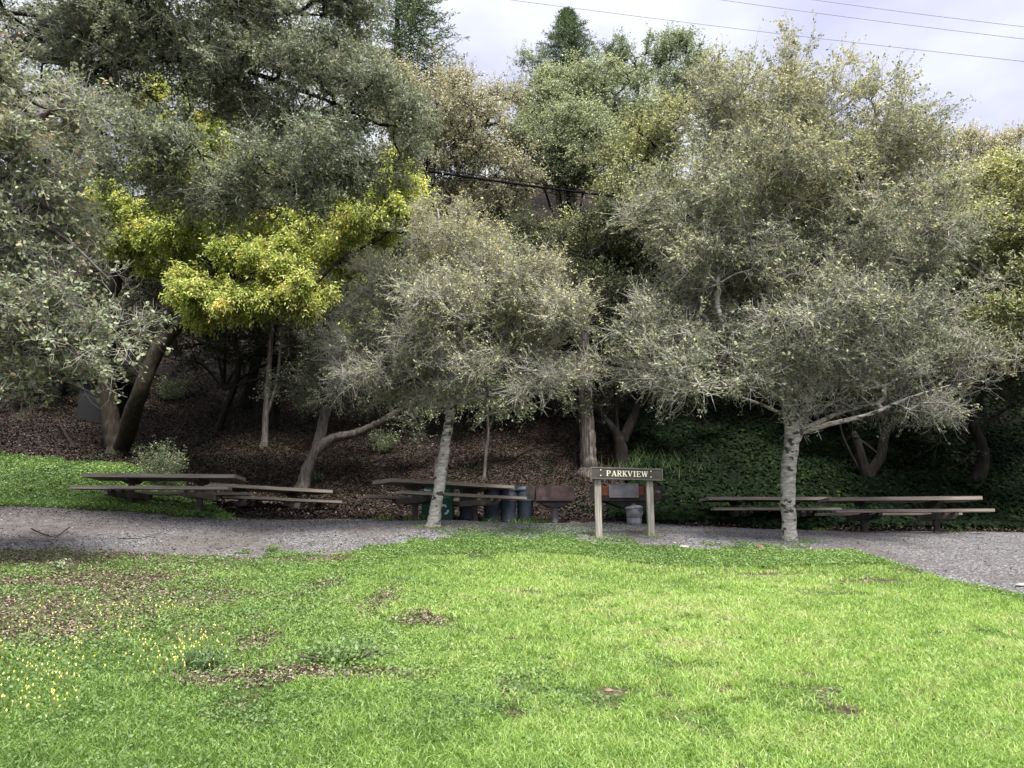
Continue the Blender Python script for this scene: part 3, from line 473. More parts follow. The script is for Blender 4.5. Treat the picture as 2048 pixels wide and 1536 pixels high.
# --- near branches with big leaves at the left edge
b0 = on(-8.0, 10.2)
make_tree('oak_tree', 'near oak with big grey green leaves hanging down the left edge', b0,
 [([b0, *S([(-260, 800, 10), (-230, 560, 9.8), (-180, 400, 9.6), (-80, 300, 9.5), (60, 250, 9.5), (160, 180, 9.5)])], [.24, .2, .18, .14, .09, .05, .02]),
  (S([(-230, 560, 9.8), (-120, 560, 9.6), (0, 640, 9.5), (90, 735, 9.6), (190, 790, 9.8)]), [.07, .05, .035, .022, .01]),
  (S([(-180, 400, 9.6), (0, 420, 9.5), (120, 470, 9.6), (220, 560, 9.8)]), [.06, .045, .025, .01])],
 [(60, 230, 9.5, 90, 70, .8), (10, 330, 9.3, 130, 80, .9), (80, 390, 9.6, 90, 65, .8, .9), (20, 480, 9.4, 90, 60, .8), (-10, 660, 9.3, 90, 110, .8), (60, 600, 9.5, 70, 60, .6, .8), (180, 600, 9.9, 90, 80, .7, .2), (110, 700, 9.7, 100, 80, .7, .30), (260, 690, 10, 60, 70, .5, .3), (20, 790, 9.4, 60, 50, .5, .5), (160, 240, 9.6, 55, 55, .5, .5)],
 520, 8, 9, .062, M['oak_near'], M['bark_grey'], M['twig'], seed=44, tl=.42, vbase=.50, vtop=.12, bare=.25, extra_bare=1.0, twr=.0028, full=True, aspect=.55, thick=.005)
# --- the yellow green tree
b0 = G(232, 908)
make_tree('maple_tree', 'tree with vivid yellow green new leaves and a forked mossy trunk', b0,
 [([b0, *S([(222, 850, b0[1]), (212, 780, b0[1]), (218, 680, b0[1]), (232, 560, b0[1]), (245, 450, b0[1]), (300, 380, b0[1])])], [.27, .25, .23, .20, .16, .11, .04]),
  (S([(245, 895, b0[1]-.1), (275, 800, 21.2), (310, 715, 21), (370, 640, 20.8), (450, 585, 20.5), (530, 570, 20.3), (600, 600, 20), (660, 650, 20), (730, 615, 20)]), [.25, .22, .19, .16, .12, .10, .075, .05, .03]),
  (S([(370, 640, 20.8), (440, 520, 21), (540, 420, 21), (660, 380, 21), (760, 350, 21)]), [.12, .1, .07, .05, .02]),
  (S([(300, 720, 21), (345, 600, 21.3), (350, 480, 21.5), (420, 300, 21.6)]), [.12, .09, .06, .02]), (S([(600, 600, 20), (680, 520, 20.2), (760, 480, 20.3)]), [.06, .04, .02])],
 [(440, 615, 20, 80, 50, .9, 1.6), (600, 575, 19.8, 70, 62, .8, 1.5), (540, 510, 20, 100, 32, .7, 1.4), (700, 510, 20.2, 65, 45, .8), (745, 425, 20.4, 65, 50, .8, 1.5), (808, 362, 20.4, 40, 58, .6, 2.6), (830, 430, 20.4, 28, 40, .5, 1.2), (715, 635, 20, 26, 20, .4), (770, 560, 20.2, 40, 30, .5), (250, 430, 21.5, 80, 65, 1.0, 1.2), (350, 500, 21.5, 90, 50, 1.0, .7), (380, 575, 20.6, 50, 30, .6), (440, 215, 21.6, 70, 70, .8), (290, 240, 21.6, 80, 90, .8, .5), (640, 440, 20.8, 90, 50, .9), (460, 450, 21, 100, 45, 1.0), (400, 340, 21.5, 130, 90, 1.2, .6)],
 950, 13, 17, .10, M['yellow'], M['bark_mossy'], M['twig_dark'], seed=55, tl=.40, cvar=.15, vbase=.50, vtop=.12, droop=.55, aspect=.34, twr=.005, spread=.5, thick=.007)
# --- understorey stems
def stem_tree(name, label, base, stems, lobes, nodes, lm, bm_, seed, lsize=.085, tw=9, lv=10, group=None, vb=.35, **kw):
    return make_tree(name, label, base, stems, lobes, nodes, tw, lv, lsize, M[lm], M[bm_], M['twig_dark'], seed=seed, group=group, tl=.6, vbase=vb, twr=.005, **kw)
b0 = G(528, 892); Y = b0[1]
stem_tree('bay_tree', 'slender pale tree dividing into two thin stems behind the tables', b0, [([b0, *S([(532, 820, Y), (538, 740, Y), (545, 640, Y), (556, 520, Y), (560, 400, Y)])], [.11, .09, .08, .07, .05, .03]), (S([(534, 830, Y), (552, 770, Y), (562, 690, Y), (575, 600, Y)]), [.06, .05, .045, .03])],
 [(560, 420, Y, 110, 80, 1.2), (650, 600, Y, 80, 70, 1.0), (470, 480, Y, 70, 60, 1)], 170, 'green', 'bark_grey', 61)
b0 = G(546, 850, 45); Y = b0[1]
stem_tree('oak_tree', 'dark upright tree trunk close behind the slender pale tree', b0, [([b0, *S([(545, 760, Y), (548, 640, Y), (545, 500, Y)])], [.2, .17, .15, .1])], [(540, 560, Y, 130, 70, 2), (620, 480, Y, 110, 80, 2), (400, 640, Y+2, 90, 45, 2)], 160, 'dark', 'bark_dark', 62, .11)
b0 = G(604, 978); Y = b0[1]
stem_tree('oak_tree', 'leaning oak whose low limb reaches right over the slope', b0, [([b0, *S([(618, 930, Y), (640, 897, Y), (668, 877, Y), (715, 866, Y), (765, 842, Y), (815, 812, Y), (870, 790, Y)])], [.19, .16, .15, .14, .12, .10, .08, .05]), (S([(632, 905, Y+.1), (645, 850, Y+.3), (655, 790, Y+.4), (660, 700, Y+.5)]), [.17, .15, .14, .09])],
 [(520, 440, Y+2, 130, 60, 2.0), (680, 470, Y+1.5, 140, 60, 2.2), (420, 560, Y+3, 120, 50, 2.0), (670, 770, Y, 80, 45, 1.0), (650, 680, Y, 90, 60, 1.2), (740, 800, Y+.5, 60, 25, .7, .6), (840, 845, Y-.5, 45, 25, .5), (590, 740, Y+1, 50, 60, .8, .6)], 460, 'green', 'bark_grey', 63, .07, vb=.28)  # the first lobes, high and set back, are added to shade the slope
b0 = G(870, 955); Y = b0[1]
stem_tree('sapling', 'thin bent sapling on the slope left of the leaning trunk top', b0, [([b0, *S([(872, 930, Y), (885, 895, Y), (893, 855, Y), (892, 800, Y)])], [.05, .045, .04, .035, .02])], [(880, 790, Y, 70, 30, .8)], 30, 'green', 'bark_grey', 64)
b0 = G(968, 958); Y = b0[1]
stem_tree('sapling', 'thin straight sapling on the slope above the grey bins', b0, [([b0, *S([(972, 910, Y), (976, 870, Y), (975, 820, Y), (972, 770, Y)])], [.06, .05, .045, .04, .025])], [(985, 800, Y, 80, 30, .8), (1080, 800, Y+.5, 60, 25, .8)], 40, 'green', 'bark_grey', 65)
b0 = G(1178, 946); Y = b0[1]
stem_tree('cedar_tree', 'thick upright trunk with deeply furrowed grey bark left of the sign', b0, [([b0, *S([(1177, 900, Y), (1173, 820, Y), (1170, 700, Y), (1168, 620, Y), (1166, 540, Y)])], [.29, .26, .23, .2, .14, .03])],
 [(1180, 720, Y, 80, 60, 1.2), (1190, 590, Y, 90, 70, 1.4), (1110, 480, Y+1, 90, 50, 1.4), (1215, 480, Y+1, 70, 60, 1.2), (1165, 800, Y-.4, 50, 22, .6), (880, 500, Y+2.5, 130, 50, 2.2), (1000, 560, Y+1.5, 120, 50, 2.0), (1300, 470, Y+1, 110, 50, 2.0)], 560, 'dark', 'bark_furrow', 66, .09, vb=.75)  # last lobes, wide and behind the front crowns, are added to shade the slope
b0 = G(1243, 942); Y = b0[1]
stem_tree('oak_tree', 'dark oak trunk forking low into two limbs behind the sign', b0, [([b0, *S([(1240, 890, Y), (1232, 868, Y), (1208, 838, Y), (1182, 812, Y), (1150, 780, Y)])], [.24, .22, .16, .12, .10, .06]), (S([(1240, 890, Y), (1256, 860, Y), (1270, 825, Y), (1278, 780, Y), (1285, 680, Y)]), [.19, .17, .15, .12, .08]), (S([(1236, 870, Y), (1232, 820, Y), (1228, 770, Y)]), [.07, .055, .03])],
 [(1260, 640, Y, 90, 70, 1.5), (1240, 770, Y, 90, 30, 1.2), (1340, 760, Y+.5, 110, 45, 1.5), (1300, 530, Y+1, 110, 60, 1.6), (1430, 470, Y+2, 130, 60, 2.2), (1560, 520, Y+1, 120, 60, 2.0)], 560, 'dark', 'bark_dark', 67, .10, vb=.5)  # the last lobes behind the wide oak are added as shade over the slope
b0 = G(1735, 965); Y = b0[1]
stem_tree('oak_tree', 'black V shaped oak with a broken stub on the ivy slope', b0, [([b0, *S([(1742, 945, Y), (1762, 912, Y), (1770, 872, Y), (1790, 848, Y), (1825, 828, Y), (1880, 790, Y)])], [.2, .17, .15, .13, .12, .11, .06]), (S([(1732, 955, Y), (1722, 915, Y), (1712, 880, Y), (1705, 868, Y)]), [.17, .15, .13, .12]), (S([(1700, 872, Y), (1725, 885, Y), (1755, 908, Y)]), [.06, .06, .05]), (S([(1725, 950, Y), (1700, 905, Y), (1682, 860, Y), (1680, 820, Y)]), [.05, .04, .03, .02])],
 [(1850, 770, Y, 120, 45, 1.5), (1700, 830, Y, 30, 22, .4), (1750, 700, Y+.5, 120, 60, 1.6), (1650, 760, Y+1, 80, 45, 1.4), (1680, 480, Y+1, 130, 60, 2.2), (1800, 540, Y+.5, 130, 60, 2.2)], 460, 'dark', 'bark_dark', 68, .10, vb=.5)  # high lobes at the end are added behind the front crown for slope shade
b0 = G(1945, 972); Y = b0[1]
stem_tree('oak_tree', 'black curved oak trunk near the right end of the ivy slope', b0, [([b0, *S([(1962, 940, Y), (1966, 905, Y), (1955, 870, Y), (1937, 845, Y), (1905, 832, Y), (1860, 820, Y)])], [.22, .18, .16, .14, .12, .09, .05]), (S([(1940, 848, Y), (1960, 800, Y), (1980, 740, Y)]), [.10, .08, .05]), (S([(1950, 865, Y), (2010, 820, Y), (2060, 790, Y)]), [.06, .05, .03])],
 [(1930, 800, Y-.5, 70, 25, .8), (1990, 700, Y, 130, 80, 1.8), (2080, 780, Y, 90, 60, 1.4), (1900, 890, Y+.3, 45, 50, .5, .7), (2120, 640, Y, 100, 80, 1.5), (1940, 520, Y+1.5, 130, 70, 2.2), (2080, 560, Y+1.5, 130, 70, 2.4)], 520, 'dark', 'bark_dark', 69, .10, vb=.55)  # closing high lobes are added to keep the ivy slope shaded
b0 = on(15.4, 20.0)
stem_tree('oak_tree', 'yellowish oak crowding in from the right edge', b0, [([b0, *S([(2180, 850, 20), (2150, 650, 19.8), (2100, 500, 19.6), (2060, 380, 19.5)])], [.3, .26, .2, .12, .05]), (S([(2160, 720, 19.8), (2080, 640, 19.2), (1990, 570, 19), (1930, 520, 19)]), [.14, .1, .07, .03])],
 [(2000, 380, 19.5, 75, 60, 1.2), (2060, 440, 19, 90, 110, 1.5), (1960, 500, 19, 70, 70, 1.2), (2010, 590, 18.8, 85, 80, 1.3), (1940, 620, 19, 65, 50, 1.1), (2060, 700, 18.8, 90, 80, 1.3), (1890, 420, 19.6, 60, 60, 1.0, .8), (2120, 330, 19.6, 80, 80, 1.2), (2150, 560, 19.3, 90, 120, 1.4)], 520, 'olive', 'bark_grey', 70, .085, 11, 12, vb=.48, vtop=.4) if False else \
make_tree('oak_tree', 'yellowish oak crowding in from the right edge', b0, [([b0, *S([(2180, 850, 20), (2150, 650, 19.8), (2100, 500, 19.6), (2060, 380, 19.5)])], [.3, .26, .2, .12, .05]), (S([(2160, 720, 19.8), (2080, 640, 19.2), (1990, 570, 19), (1930, 520, 19)]), [.14, .1, .07, .03])],
 [(2000, 380, 19.5, 75, 60, 1.2), (2060, 440, 19, 90, 110, 1.5), (1960, 500, 19, 70, 70, 1.2), (2010, 590, 18.8, 85, 80, 1.3), (1940, 620, 19, 65, 50, 1.1), (2060, 700, 18.8, 90, 80, 1.3), (1890, 420, 19.6, 60, 60, 1.0, .8), (2120, 330, 19.6, 80, 80, 1.2), (2150, 560, 19.3, 90, 120, 1.4)],
 560, 11, 11, .08, M['olive'], M['bark_grey'], M['twig_dark'], seed=70, tl=.6, vbase=.5, vtop=.4, twr=.004)
# --- trees further up the hill
def hill_tree(label, bx_px, Y, lobes, nodes, lm, seed, lsize=.12, name='oak_tree', vb=.42, tw=10, lv=11, r=.22, vtop=.35, bmk='bark_dark', **kw):
    x0 = (bx_px-1024)/F*Y; b = on(x0, Y); c = np.array([P(*l[:3]) for l in lobes]); top = c[np.argmax(c[:, 2])]
    st = [([b, b*.6+top*.4+np.array([.4, 0, 0]), b*.3+top*.7, top], [r, r*.8, r*.55, r*.25])]
    for q_ in c[:6]:
        s0 = b*.62+q_*.38+np.array([0, 0, -.3]); st.append(([b*.7+top*.3, s0*.4+q_*.6*1.0+(b*.7+top*.3)*0, q_] if False else [b*.72+top*.28, (b*.72+top*.28)*.5+q_*.5+np.array([0, 0, .4]), q_], [r*.5, r*.35, r*.15]))
    return make_tree(name, label, b, st, lobes, nodes, tw, lv, lsize, M[lm], M[bmk], M['twig_dark'], seed=seed, group='trees on the hill behind', tl=.85, vbase=vb, vtop=vtop, twr=.007, thick=.012, per=3, **kw)
hill_tree('big brownish oak high on the slope left of centre', 900, 33, [(760, 170, 33, 70, 45, 2), (850, 200, 33, 90, 70, 2.4), (940, 260, 32.5, 95, 90, 2.6), (870, 330, 32, 110, 80, 2.6), (990, 350, 32, 75, 80, 2.2), (830, 430, 32, 70, 40, 2), (1010, 200, 34, 40, 35, 1.2)], 620, 'brown', 81, vb=.5)
hill_tree('rounded grey green oak behind the black cables', 1150, 36, [(1130, 260, 36, 80, 50, 2), (1180, 310, 36, 85, 60, 2.2), (1110, 325, 35.5, 80, 45, 2.0), (1060, 300, 36, 60, 50, 1.8)], 420, 'green', 82, r=.16)
hill_tree('pale green domed oak below the right conifer', 1120, 43, [(1080, 200, 43, 60, 50, 2.2), (1150, 180, 43, 70, 40, 2.4), (1110, 240, 42.5, 90, 45, 2.4)], 300, 'green', 83, .14, vb=.5)
hill_tree('pale green oak on the hill right of the domed one', 1240, 42, [(1230, 190, 42, 70, 55, 2.2), (1270, 250, 41.5, 65, 60, 2.2), (1220, 280, 41, 60, 50, 2)], 280, 'green', 84, .14, vb=.42)
hill_tree('dark open oak on the skyline right of the conifer', 1320, 50, [(1270, 115, 50, 55, 45, 2), (1340, 120, 50, 70, 50, 2.4), (1390, 170, 49, 50, 50, 2), (1330, 190, 49, 70, 40, 2.2), (1060, 150, 51, 36, 45, 1.4, .8), (1240, 140, 50, 40, 40, 1.5)], 300, 'green', 85, .15, vb=.25)
hill_tree('tan green oak just left of the wide oak crown', 1290, 32, [(1280, 330, 32, 75, 70, 2), (1340, 280, 32, 60, 60, 2), (1260, 420, 31, 80, 60, 2), (1340, 420, 31, 70, 80, 2)], 330, 'olive', 86, .11, vb=.4)
hill_tree('low yellowish oak above the sign', 1160, 27, [(1100, 490, 27, 80, 30, 1.6), (1210, 480, 27, 75, 40, 1.8), (1170, 540, 26.5, 90, 45, 1.8), (1270, 500, 26.5, 80, 55, 1.8), (1040, 520, 27, 60, 40, 1.4)], 330, 'olive', 87, .095, vb=.38)
hill_tree('tan oak on the far right skyline', 1940, 40, [(1900, 320, 40, 55, 45, 2), (1960, 320, 40, 70, 45, 2.2), (2040, 320, 40, 70, 50, 2.2), (1920, 400, 39, 80, 60, 2.2), (2110, 330, 40, 60, 60, 2)], 330, 'brown', 88, .13, vb=.6)
hill_tree('dense dark oak deep in the shade at far left', 100, 30, [(240, 360, 31, 110, 80, 2.2), (60, 560, 30, 160, 110, 2.4), (220, 640, 30, 120, 80, 2.4), (100, 720, 29, 140, 60, 2), (-60, 450, 31, 150, 130, 2.5), (250, 480, 31, 130, 90, 2.2), (20, 800, 28, 110, 40, 1.6, .6)], 460, 'dark', 89, .13, vb=.5)
hill_tree('low dark thicket under the yellow leaves at the top of the slope', 430, 27, [(420, 690, 27, 80, 28, 1.6), (520, 700, 28, 70, 30, 1.6), (350, 720, 26, 40, 25, 1.0, .6), (620, 720, 27, 70, 30, 1.6), (700, 760, 25.5, 60, 25, 1.2), (450, 640, 29, 110, 30, 2.0), (480, 560, 25, 120, 40, 2.2), (330, 560, 25, 100, 50, 2.2)], 420, 'dark', 95, .10, vb=.5, r=.12)  # the closing lobes are added higher up to shade the lit slope
hill_tree('dense green oak filling the shade behind the yellow leaves', 480, 30, [(420, 420, 31, 150, 100, 2.5), (560, 330, 32, 160, 100, 2.5), (640, 460, 30, 130, 80, 2.4), (480, 560, 29, 140, 60, 2.2), (700, 560, 28.5, 110, 70, 2), (650, 660, 28, 120, 50, 2)], 520, 'green', 90, .13, vb=.25)
hill_tree('tall oak glimpsed through the dark upper left crown', 420, 38, [(300, 150, 38, 160, 120, 2.5), (520, 120, 38, 130, 110, 2.5, .6), (640, 220, 37, 130, 90, 2.5), (120, 250, 38, 160, 140, 2.6), (420, 280, 37, 160, 90, 2.4)], 460, 'green', 91, .14, vb=.35)
hill_tree('shaded oak above the dark slope in the middle', 1000, 28, [(880, 560, 29, 110, 60, 2.4), (1010, 600, 28, 130, 70, 2.4), (1090, 690, 27, 110, 50, 2), (820, 690, 27, 120, 50, 2), (950, 740, 27, 120, 35, 2)], 380, 'dark', 92, .12, vb=.5)  # crown added over the slope, behind the front oak, for its shade
hill_tree('shaded oak above the ivy behind the wide oak', 1560, 29, [(1450, 560, 30, 140, 90, 2.6), (1620, 600, 29, 150, 90, 2.6), (1800, 580, 29, 150, 100, 2.6), (1480, 700, 28, 140, 55, 2.2), (1680, 720, 27.5, 140, 45, 2.2), (1900, 690, 28, 130, 60, 2.2)], 520, 'dark', 93, .12, vb=.5)  # added behind the wide crown to cast shade on the ivy slope
hill_tree('tall olive oak hidden behind the wide oak top', 1600, 36, [(1480, 330, 37, 130, 110, 2.6), (1640, 340, 36, 150, 100, 2.6), (1790, 380, 36, 110, 110, 2.6), (1560, 440, 35, 170, 80, 2.4)], 420, 'olive', 94, .13, vb=.3)
# conifers
def conifer(label, px, ytop, ybot, Y, half, seed, rows=26):
    g_ = np.random.default_rng(seed); x0 = (px-1024)/F*Y; b = on(x0, Y); top = P(px, ytop, Y); bot = P(px, ybot, Y); root = empty('conifer_tree', b, label, 'tree', 'conifers on the skyline'); Hh = top[2]-bot[2]
    tr = Acc(); p, r = spline([b, bot, (top+bot)/2, top], [.35, .3, .16, .02], 6); V, Q = tube_arr(p, r, 8, .1, seed); tr.add(V, Q); leaf = Acc(); hw = half*Y/F
    B0 = []; B1 = []
    for i_ in range(rows):
        f = (i_+g_.random()*.6)/rows; z = bot[2]+Hh*f; nb = 8
        for k_ in range(nb):
            th = 2*np.pi*(k_+g_.random())/nb; l = hw*(1-f)**.95*(.65+.55*g_.random())+.12; d = np.array([math.cos(th), math.sin(th), -.18+.45*f]); B0.append((b[0], Y, z)); B1.append(np.array((b[0], Y, z))+d*l)
    B0 = np.array(B0, float); B1 = np.array(B1); V, Q = segs(B0, B1, np.full(len(B0), .03), np.full(len(B0), .008)); tr.add(V, Q); tr.build('trunk', M['bark_dark'], root, att=False, off=b)
    m_ = 80; t = (.12+.92*g_.random((len(B0), m_))).ravel()[:, None]; A0 = np.repeat(B0, m_, 0); A1 = np.repeat(B1, m_, 0); c = A0+(A1-A0)*t+g_.standard_normal((len(A0), 3))*np.array([.16, .16, .08])*(1.2-t*.6)
    ad = unit(unit(A1-A0)+g_.standard_normal(c.shape)*.55+np.array([0, 0, .1])); nr = unit(g_.standard_normal(c.shape)*.6+np.array([0, 0, .6]))
    V, Q, _ = leaf_quads(c, .16+.16*g_.random(len(c)), nr, ad, .22, .05); leaf.add(V, Q, np.clip(.35+.25*(t[:, 0])+.15*g_.standard_normal(len(c)), 0, 1)); leaf.build('crown', M['needle'], root, off=b)
conifer('dark conifer on the skyline behind the brownish oak', 795, -110, 200, 42, 170, 5, 34)
conifer('pointed green conifer on the skyline at centre', 1150, 22, 170, 52, 125, 6, 26)
# ------------------------------------------------------------------ shrubs and small plants
def shrub(name, label, base, h, r, leafm, nlv, lsize, seed, aspect=.5, stems_=14, cat='plant', group=None, vb=.4, flowers=0):
    g_ = np.random.default_rng(seed); root = empty(name, base, label, cat, group); k = stems_; th = g_.random(k)*6.28; rr = r*np.sqrt(g_.random(k)); tip = np.stack([np.cos(th)*rr, np.sin(th)*rr, h*(.55+.5*g_.random(k))*(1-.35*(rr/r)**2)], 1); bs = tip*np.array([.2, .2, 0])-np.array([0, 0, .03])
    md = (bs+tip)/2+g_.standard_normal((k, 3))*h*.06; a = Acc()
    for p_, q_ in ((bs, md), (md, tip)): V, Q = segs(p_, q_, np.full(k, .006), np.full(k, .004)); a.add(V, Q)
    a.build('stems', M['twig_dark'], root, att=False); m_ = nlv//k; t = .15+.9*g_.random((k, m_)); t = t.ravel()[:, None]; B = np.repeat(bs, m_, 0); E = np.repeat(tip, m_, 0); c = B+(E-B)*t+g_.standard_normal((len(B), 3))*r*.14; c[:, 2] = np.maximum(c[:, 2], .01)
    nr = unit(g_.standard_normal(c.shape)*.6+np.array([0, -.2, .7])); V, Q, _ = leaf_quads(c, lsize*(.6+.8*g_.random(len(c))), nr, unit(g_.standard_normal(c.shape)+np.array([0, 0, .3])), aspect, .12); l = Acc(); l.add(V, Q, np.clip(vb+.18*g_.standard_normal(len(c)), 0, 1)); l.build('leaves', M[leafm], root)
    if flowers:
        ii = g_.integers(0, len(c), flowers); V, Q, _ = leaf_quads(c[ii]+np.array([0, -.03, .04]), np.full(flowers, .05), unit(g_.standard_normal((flowers, 3))+np.array([0, -1, .5])), unit(g_.standard_normal((flowers, 3))), .8, .1); l = Acc(); l.add(V, Q, g_.random(flowers)); l.build('blossoms', M['flower'], root)
    return root
shrub('shrub', 'bluish green bush with a few yellow blossoms behind the left table', G(320, 975), 1.25, .62, 'green', 3800, .06, 1, .3, 50, 'shrub', vb=.3, flowers=22)
shrub('shrub', 'low green bush with yellow blossoms high beside the forked trunk', G(345, 800), 1.1, .7, 'green', 2200, .08, 2, .4, 30, 'shrub', vb=.35, flowers=26)
shrub('shrub', 'small bushy plant at the foot of the leaning trunk', G(625, 965), .45, .3, 'weed', 700, .06, 3, .3, 20, 'shrub', vb=.2)
shrub('shrub', 'green bush on the dark slope left of the middle oak', G(765, 905), .9, .6, 'green', 1500, .07, 4, .4, 30, 'shrub', vb=.25)
shrub('plant', 'dark leafy seedling standing in the leaf litter at left', G(122, 1146), .22, .11, 'green', 170, .05, 5, .5, 8, vb=.4)
shrub('plant', 'small green tuft on the gravel edge at left', G(545, 1104), .12, .10, 'grass', 260, .07, 6, .12, 14, vb=.2)
shrub('plant', 'spread of pale leafy mallow in the middle of the weeds', G(690, 1318), .09, .42, 'weed', 1300, .032, 7, .75, 60, vb=.45)
shrub('plant', 'dark green grassy clump beside the bare patch', G(400, 1340), .12, .2, 'weed', 900, .07, 8, .14, 30, vb=.15)
g_ = G(1310, 950); ac = Acc(); kk = 500; V, Q, a = blades(g_[0]+rng.standard_normal(kk)*.75, g_[1]+rng.standard_normal(kk)*.4, .35+.4*rng.random(kk), np.full(kk, .022), .15+.35*rng.random(kk), np.clip(.5+.5*rng.random(kk), 0, 1), 999); ac.add(V, Q, a)
tag(ac.build('tall_grass', M['green2']), 'tall upright reedy grass on the slope behind the sign', 'grass', kind='stuff')
# grass tufts about the bins and table feet
ac = Acc()
for cx, cy in ((-2.4, 18.7), (-1.9, 18.8), (-.6, 18.9), (.1, 19.0), (.4, 19.0), (-3.0, 18.5), (.8, 19.1)):
    kk = 70; V, Q, a = blades(cx+rng.standard_normal(kk)*.16, cy+rng.standard_normal(kk)*.12, .06+.16*rng.random(kk), np.full(kk, .011), .4+.5*rng.random(kk), np.clip(.2+.4*rng.random(kk), 0, 1), int(500+cx*10)); ac.add(V, Q, a)
for cx, cy, n_ in ((5.25, 14.85, 60), (5.6, 14.8, 60), (5.4, 14.7, 80), (-1.75, 15.5, 60), (-1.4, 15.4, 50), (1.55, 14.65, 60), (1.75, 14.6, 40), (2.6, 14.6, 50), (7.0, 17.7, 40), (10.2, 17.9, 40), (-8.2, 16.9, 90), (-6.3, 17.0, 60)):
    V, Q, a = blades(cx+rng.standard_normal(n_)*.12, cy+rng.standard_normal(n_)*.08, .03+.08*rng.random(n_), np.full(n_, .009), .4+.6*rng.random(n_), np.clip(.1+.5*rng.random(n_), 0, 1), int(700+cx*10)); ac.add(V, Q, a)
tag(ac.build('grass_tufts', M['grass']), 'thin grass tufts growing round the bins, posts, table legs and trunks', 'grass', kind='stuff')
# ------------------------------------------------------------------ furniture materials
M['plank'] = surf('weathered brown boards', (0.12, 0.1, 0.084), (0.216, 0.188, 0.16), 1, 5, .75, .35, (2, 26, 26), bd=.004)
M['plank_dark'] = surf('dark stained timber', (0.02992, 0.02584, 0.02312), (0.068, 0.05848, 0.05168), 1, 4, .8, .3, (3, 20, 20), bd=.004)
M['post_wood'] = surf('weathered grey post', (0.136, 0.12, 0.1), (0.336, 0.308, 0.272), 1, 6, .85, .5, (26, 26, 2.0), bd=.006, extra=[(.8, (0.48, 0.456, 0.424))])
M['sign_wood'] = surf('brown painted sign board', (0.035, 0.0315, 0.0252), (0.0595, 0.0546, 0.0434), 1, 5, .75, .35, (3, 30, 30), bd=.004)
M['sign_edge'] = surf('worn sign edge', (0.084, 0.077, 0.0665), (0.147, 0.14, 0.119), 1, 5, .85, .4, (5, 30, 30))
M['cream'] = surf('cream paint', (0.612, 0.558, 0.423), (0.738, 0.693, 0.558), 30, 3, .6, 0)
M['bolt'] = surf('pale bolt', (.5, .48, .42), (.7, .67, .6), 30, 2, .45, 0)
M['bin_blue'] = surf('blue grey plastic', (0.0275, 0.036, 0.0525), (0.0425, 0.0525, 0.0725), 5, 4, .5, .05)
M['bin_green'] = surf('green painted panel', (0.002, 0.0375, 0.024), (0.004, 0.0525, 0.0325), 4, 4, .5, .05)
M['white'] = surf('white lettering', (0.496, 0.512, 0.496), (0.624, 0.64, 0.624), 20, 3, .6, 0)
M['rust'] = surf('rusty grill steel', (0.02295, 0.01482, 0.0168), (0.0663, 0.04104, 0.0396), 5, 6, .7, .3, None, .2, .35, .62, extra=[(.70, (0.2142, 0.2052, 0.198))])
M['rust_orange'] = surf('orange rust', (0.09, 0.02925, 0.0126), (0.1485, 0.054, 0.02475), 6, 5, .8, .2)
M['steel_dark'] = surf('sooty steel', (.014, .013, .013), (.04, .036, .034), 6, 4, .7, .2, None, .2)
M['zinc'] = surf('galvanised metal', (0.192, 0.196, 0.2), (0.336, 0.34, 0.344), 5, 5, .45, .2, None, .55)
M['grey_plate'] = surf('faded grey plate', (0.119, 0.1155, 0.1295), (0.189, 0.182, 0.1995), 5, 6, .6, .15, None, .2, extra=[(.75, (0.231, 0.161, 0.14))])
M['cable'] = surf('black cable', (.006, .006, .007), (.012, .012, .014), 10, 2, 1, 0, spec=0)
M['wire'] = surf('grey overhead wire', (.10, .10, .14), (.15, .15, .20), 10, 2, .5, 0)
M['stone'] = surf('pale stone', (0.225, 0.21, 0.1875), (0.39, 0.375, 0.345), 14, 5, .8, .4)
M['clod'] = surf('tan clod', (.10, .07, .045), (.20, .15, .10), 14, 5, .9, .4)
M['shed'] = surf('dark grey boards', (0.00189, 0.00189, 0.002052), (0.00378, 0.00378, 0.004052), 1, 4, .8, .3, (22, 3, 3))
# ------------------------------------------------------------------ picnic tables
def copy_tree(o, parent=None):
    c = o.copy(); C.collection.objects.link(c)
    if parent is not None: c.parent = parent
    for ch in [q_ for q_ in o.children]: copy_tree(ch, c)
    return c
def picnic_table(loc, rz, length, label, posts):
    """origin on the ground under the middle of the table; posts: ground offset at the two legs"""
    r = empty('picnic_table', loc, label, 'picnic table', 'long wooden picnic tables', rz); hl = length/2
    m = MB()
    for k_ in range(3): y0 = -.47+k_*.316; m.box(-hl+(.0, .012, -.01)[k_], hl-(.008, 0, .012)[k_], y0, y0+.306, .675, .76, .006)
    m.build('tabletop', M['plank'], r)
    for s_ in (-1, 1):
        m = MB()
        for k_ in range(1): m.box(-hl, hl, s_*.80-.15, s_*.80+.15, .388, .458, .006)
        m.build('bench', M['plank'], r)
    for k_, s_ in enumerate((-1, 1)):
        x = s_*(hl-.86); m = MB(); m.box(x-.06, x+.06, -.05, .05, posts[k_]-.25, .574, .006); m.build('post', M['plank_dark'], r)
        m = MB(); m.prism([(-.40, .673), (.40, .673), (.40, .635), (.24, .576), (-.24, .576), (-.40, .635)], x-.065, x+.065); m.build('bracket', M['plank_dark'], r)
        m = MB()
        for q_ in (-1, 1): m.prism([(-.88, .386), (.88, .386), (.88, .34), (.66, .255), (-.66, .255), (-.88, .34)], x+q_*.105-.04, x+q_*.105+.04)
        m.build('crossarm', M['plank_dark'] if s_ < 0 else M['plank'], r)  # right crossarm gets the lighter boards: its lit look is put in the colour
    return r
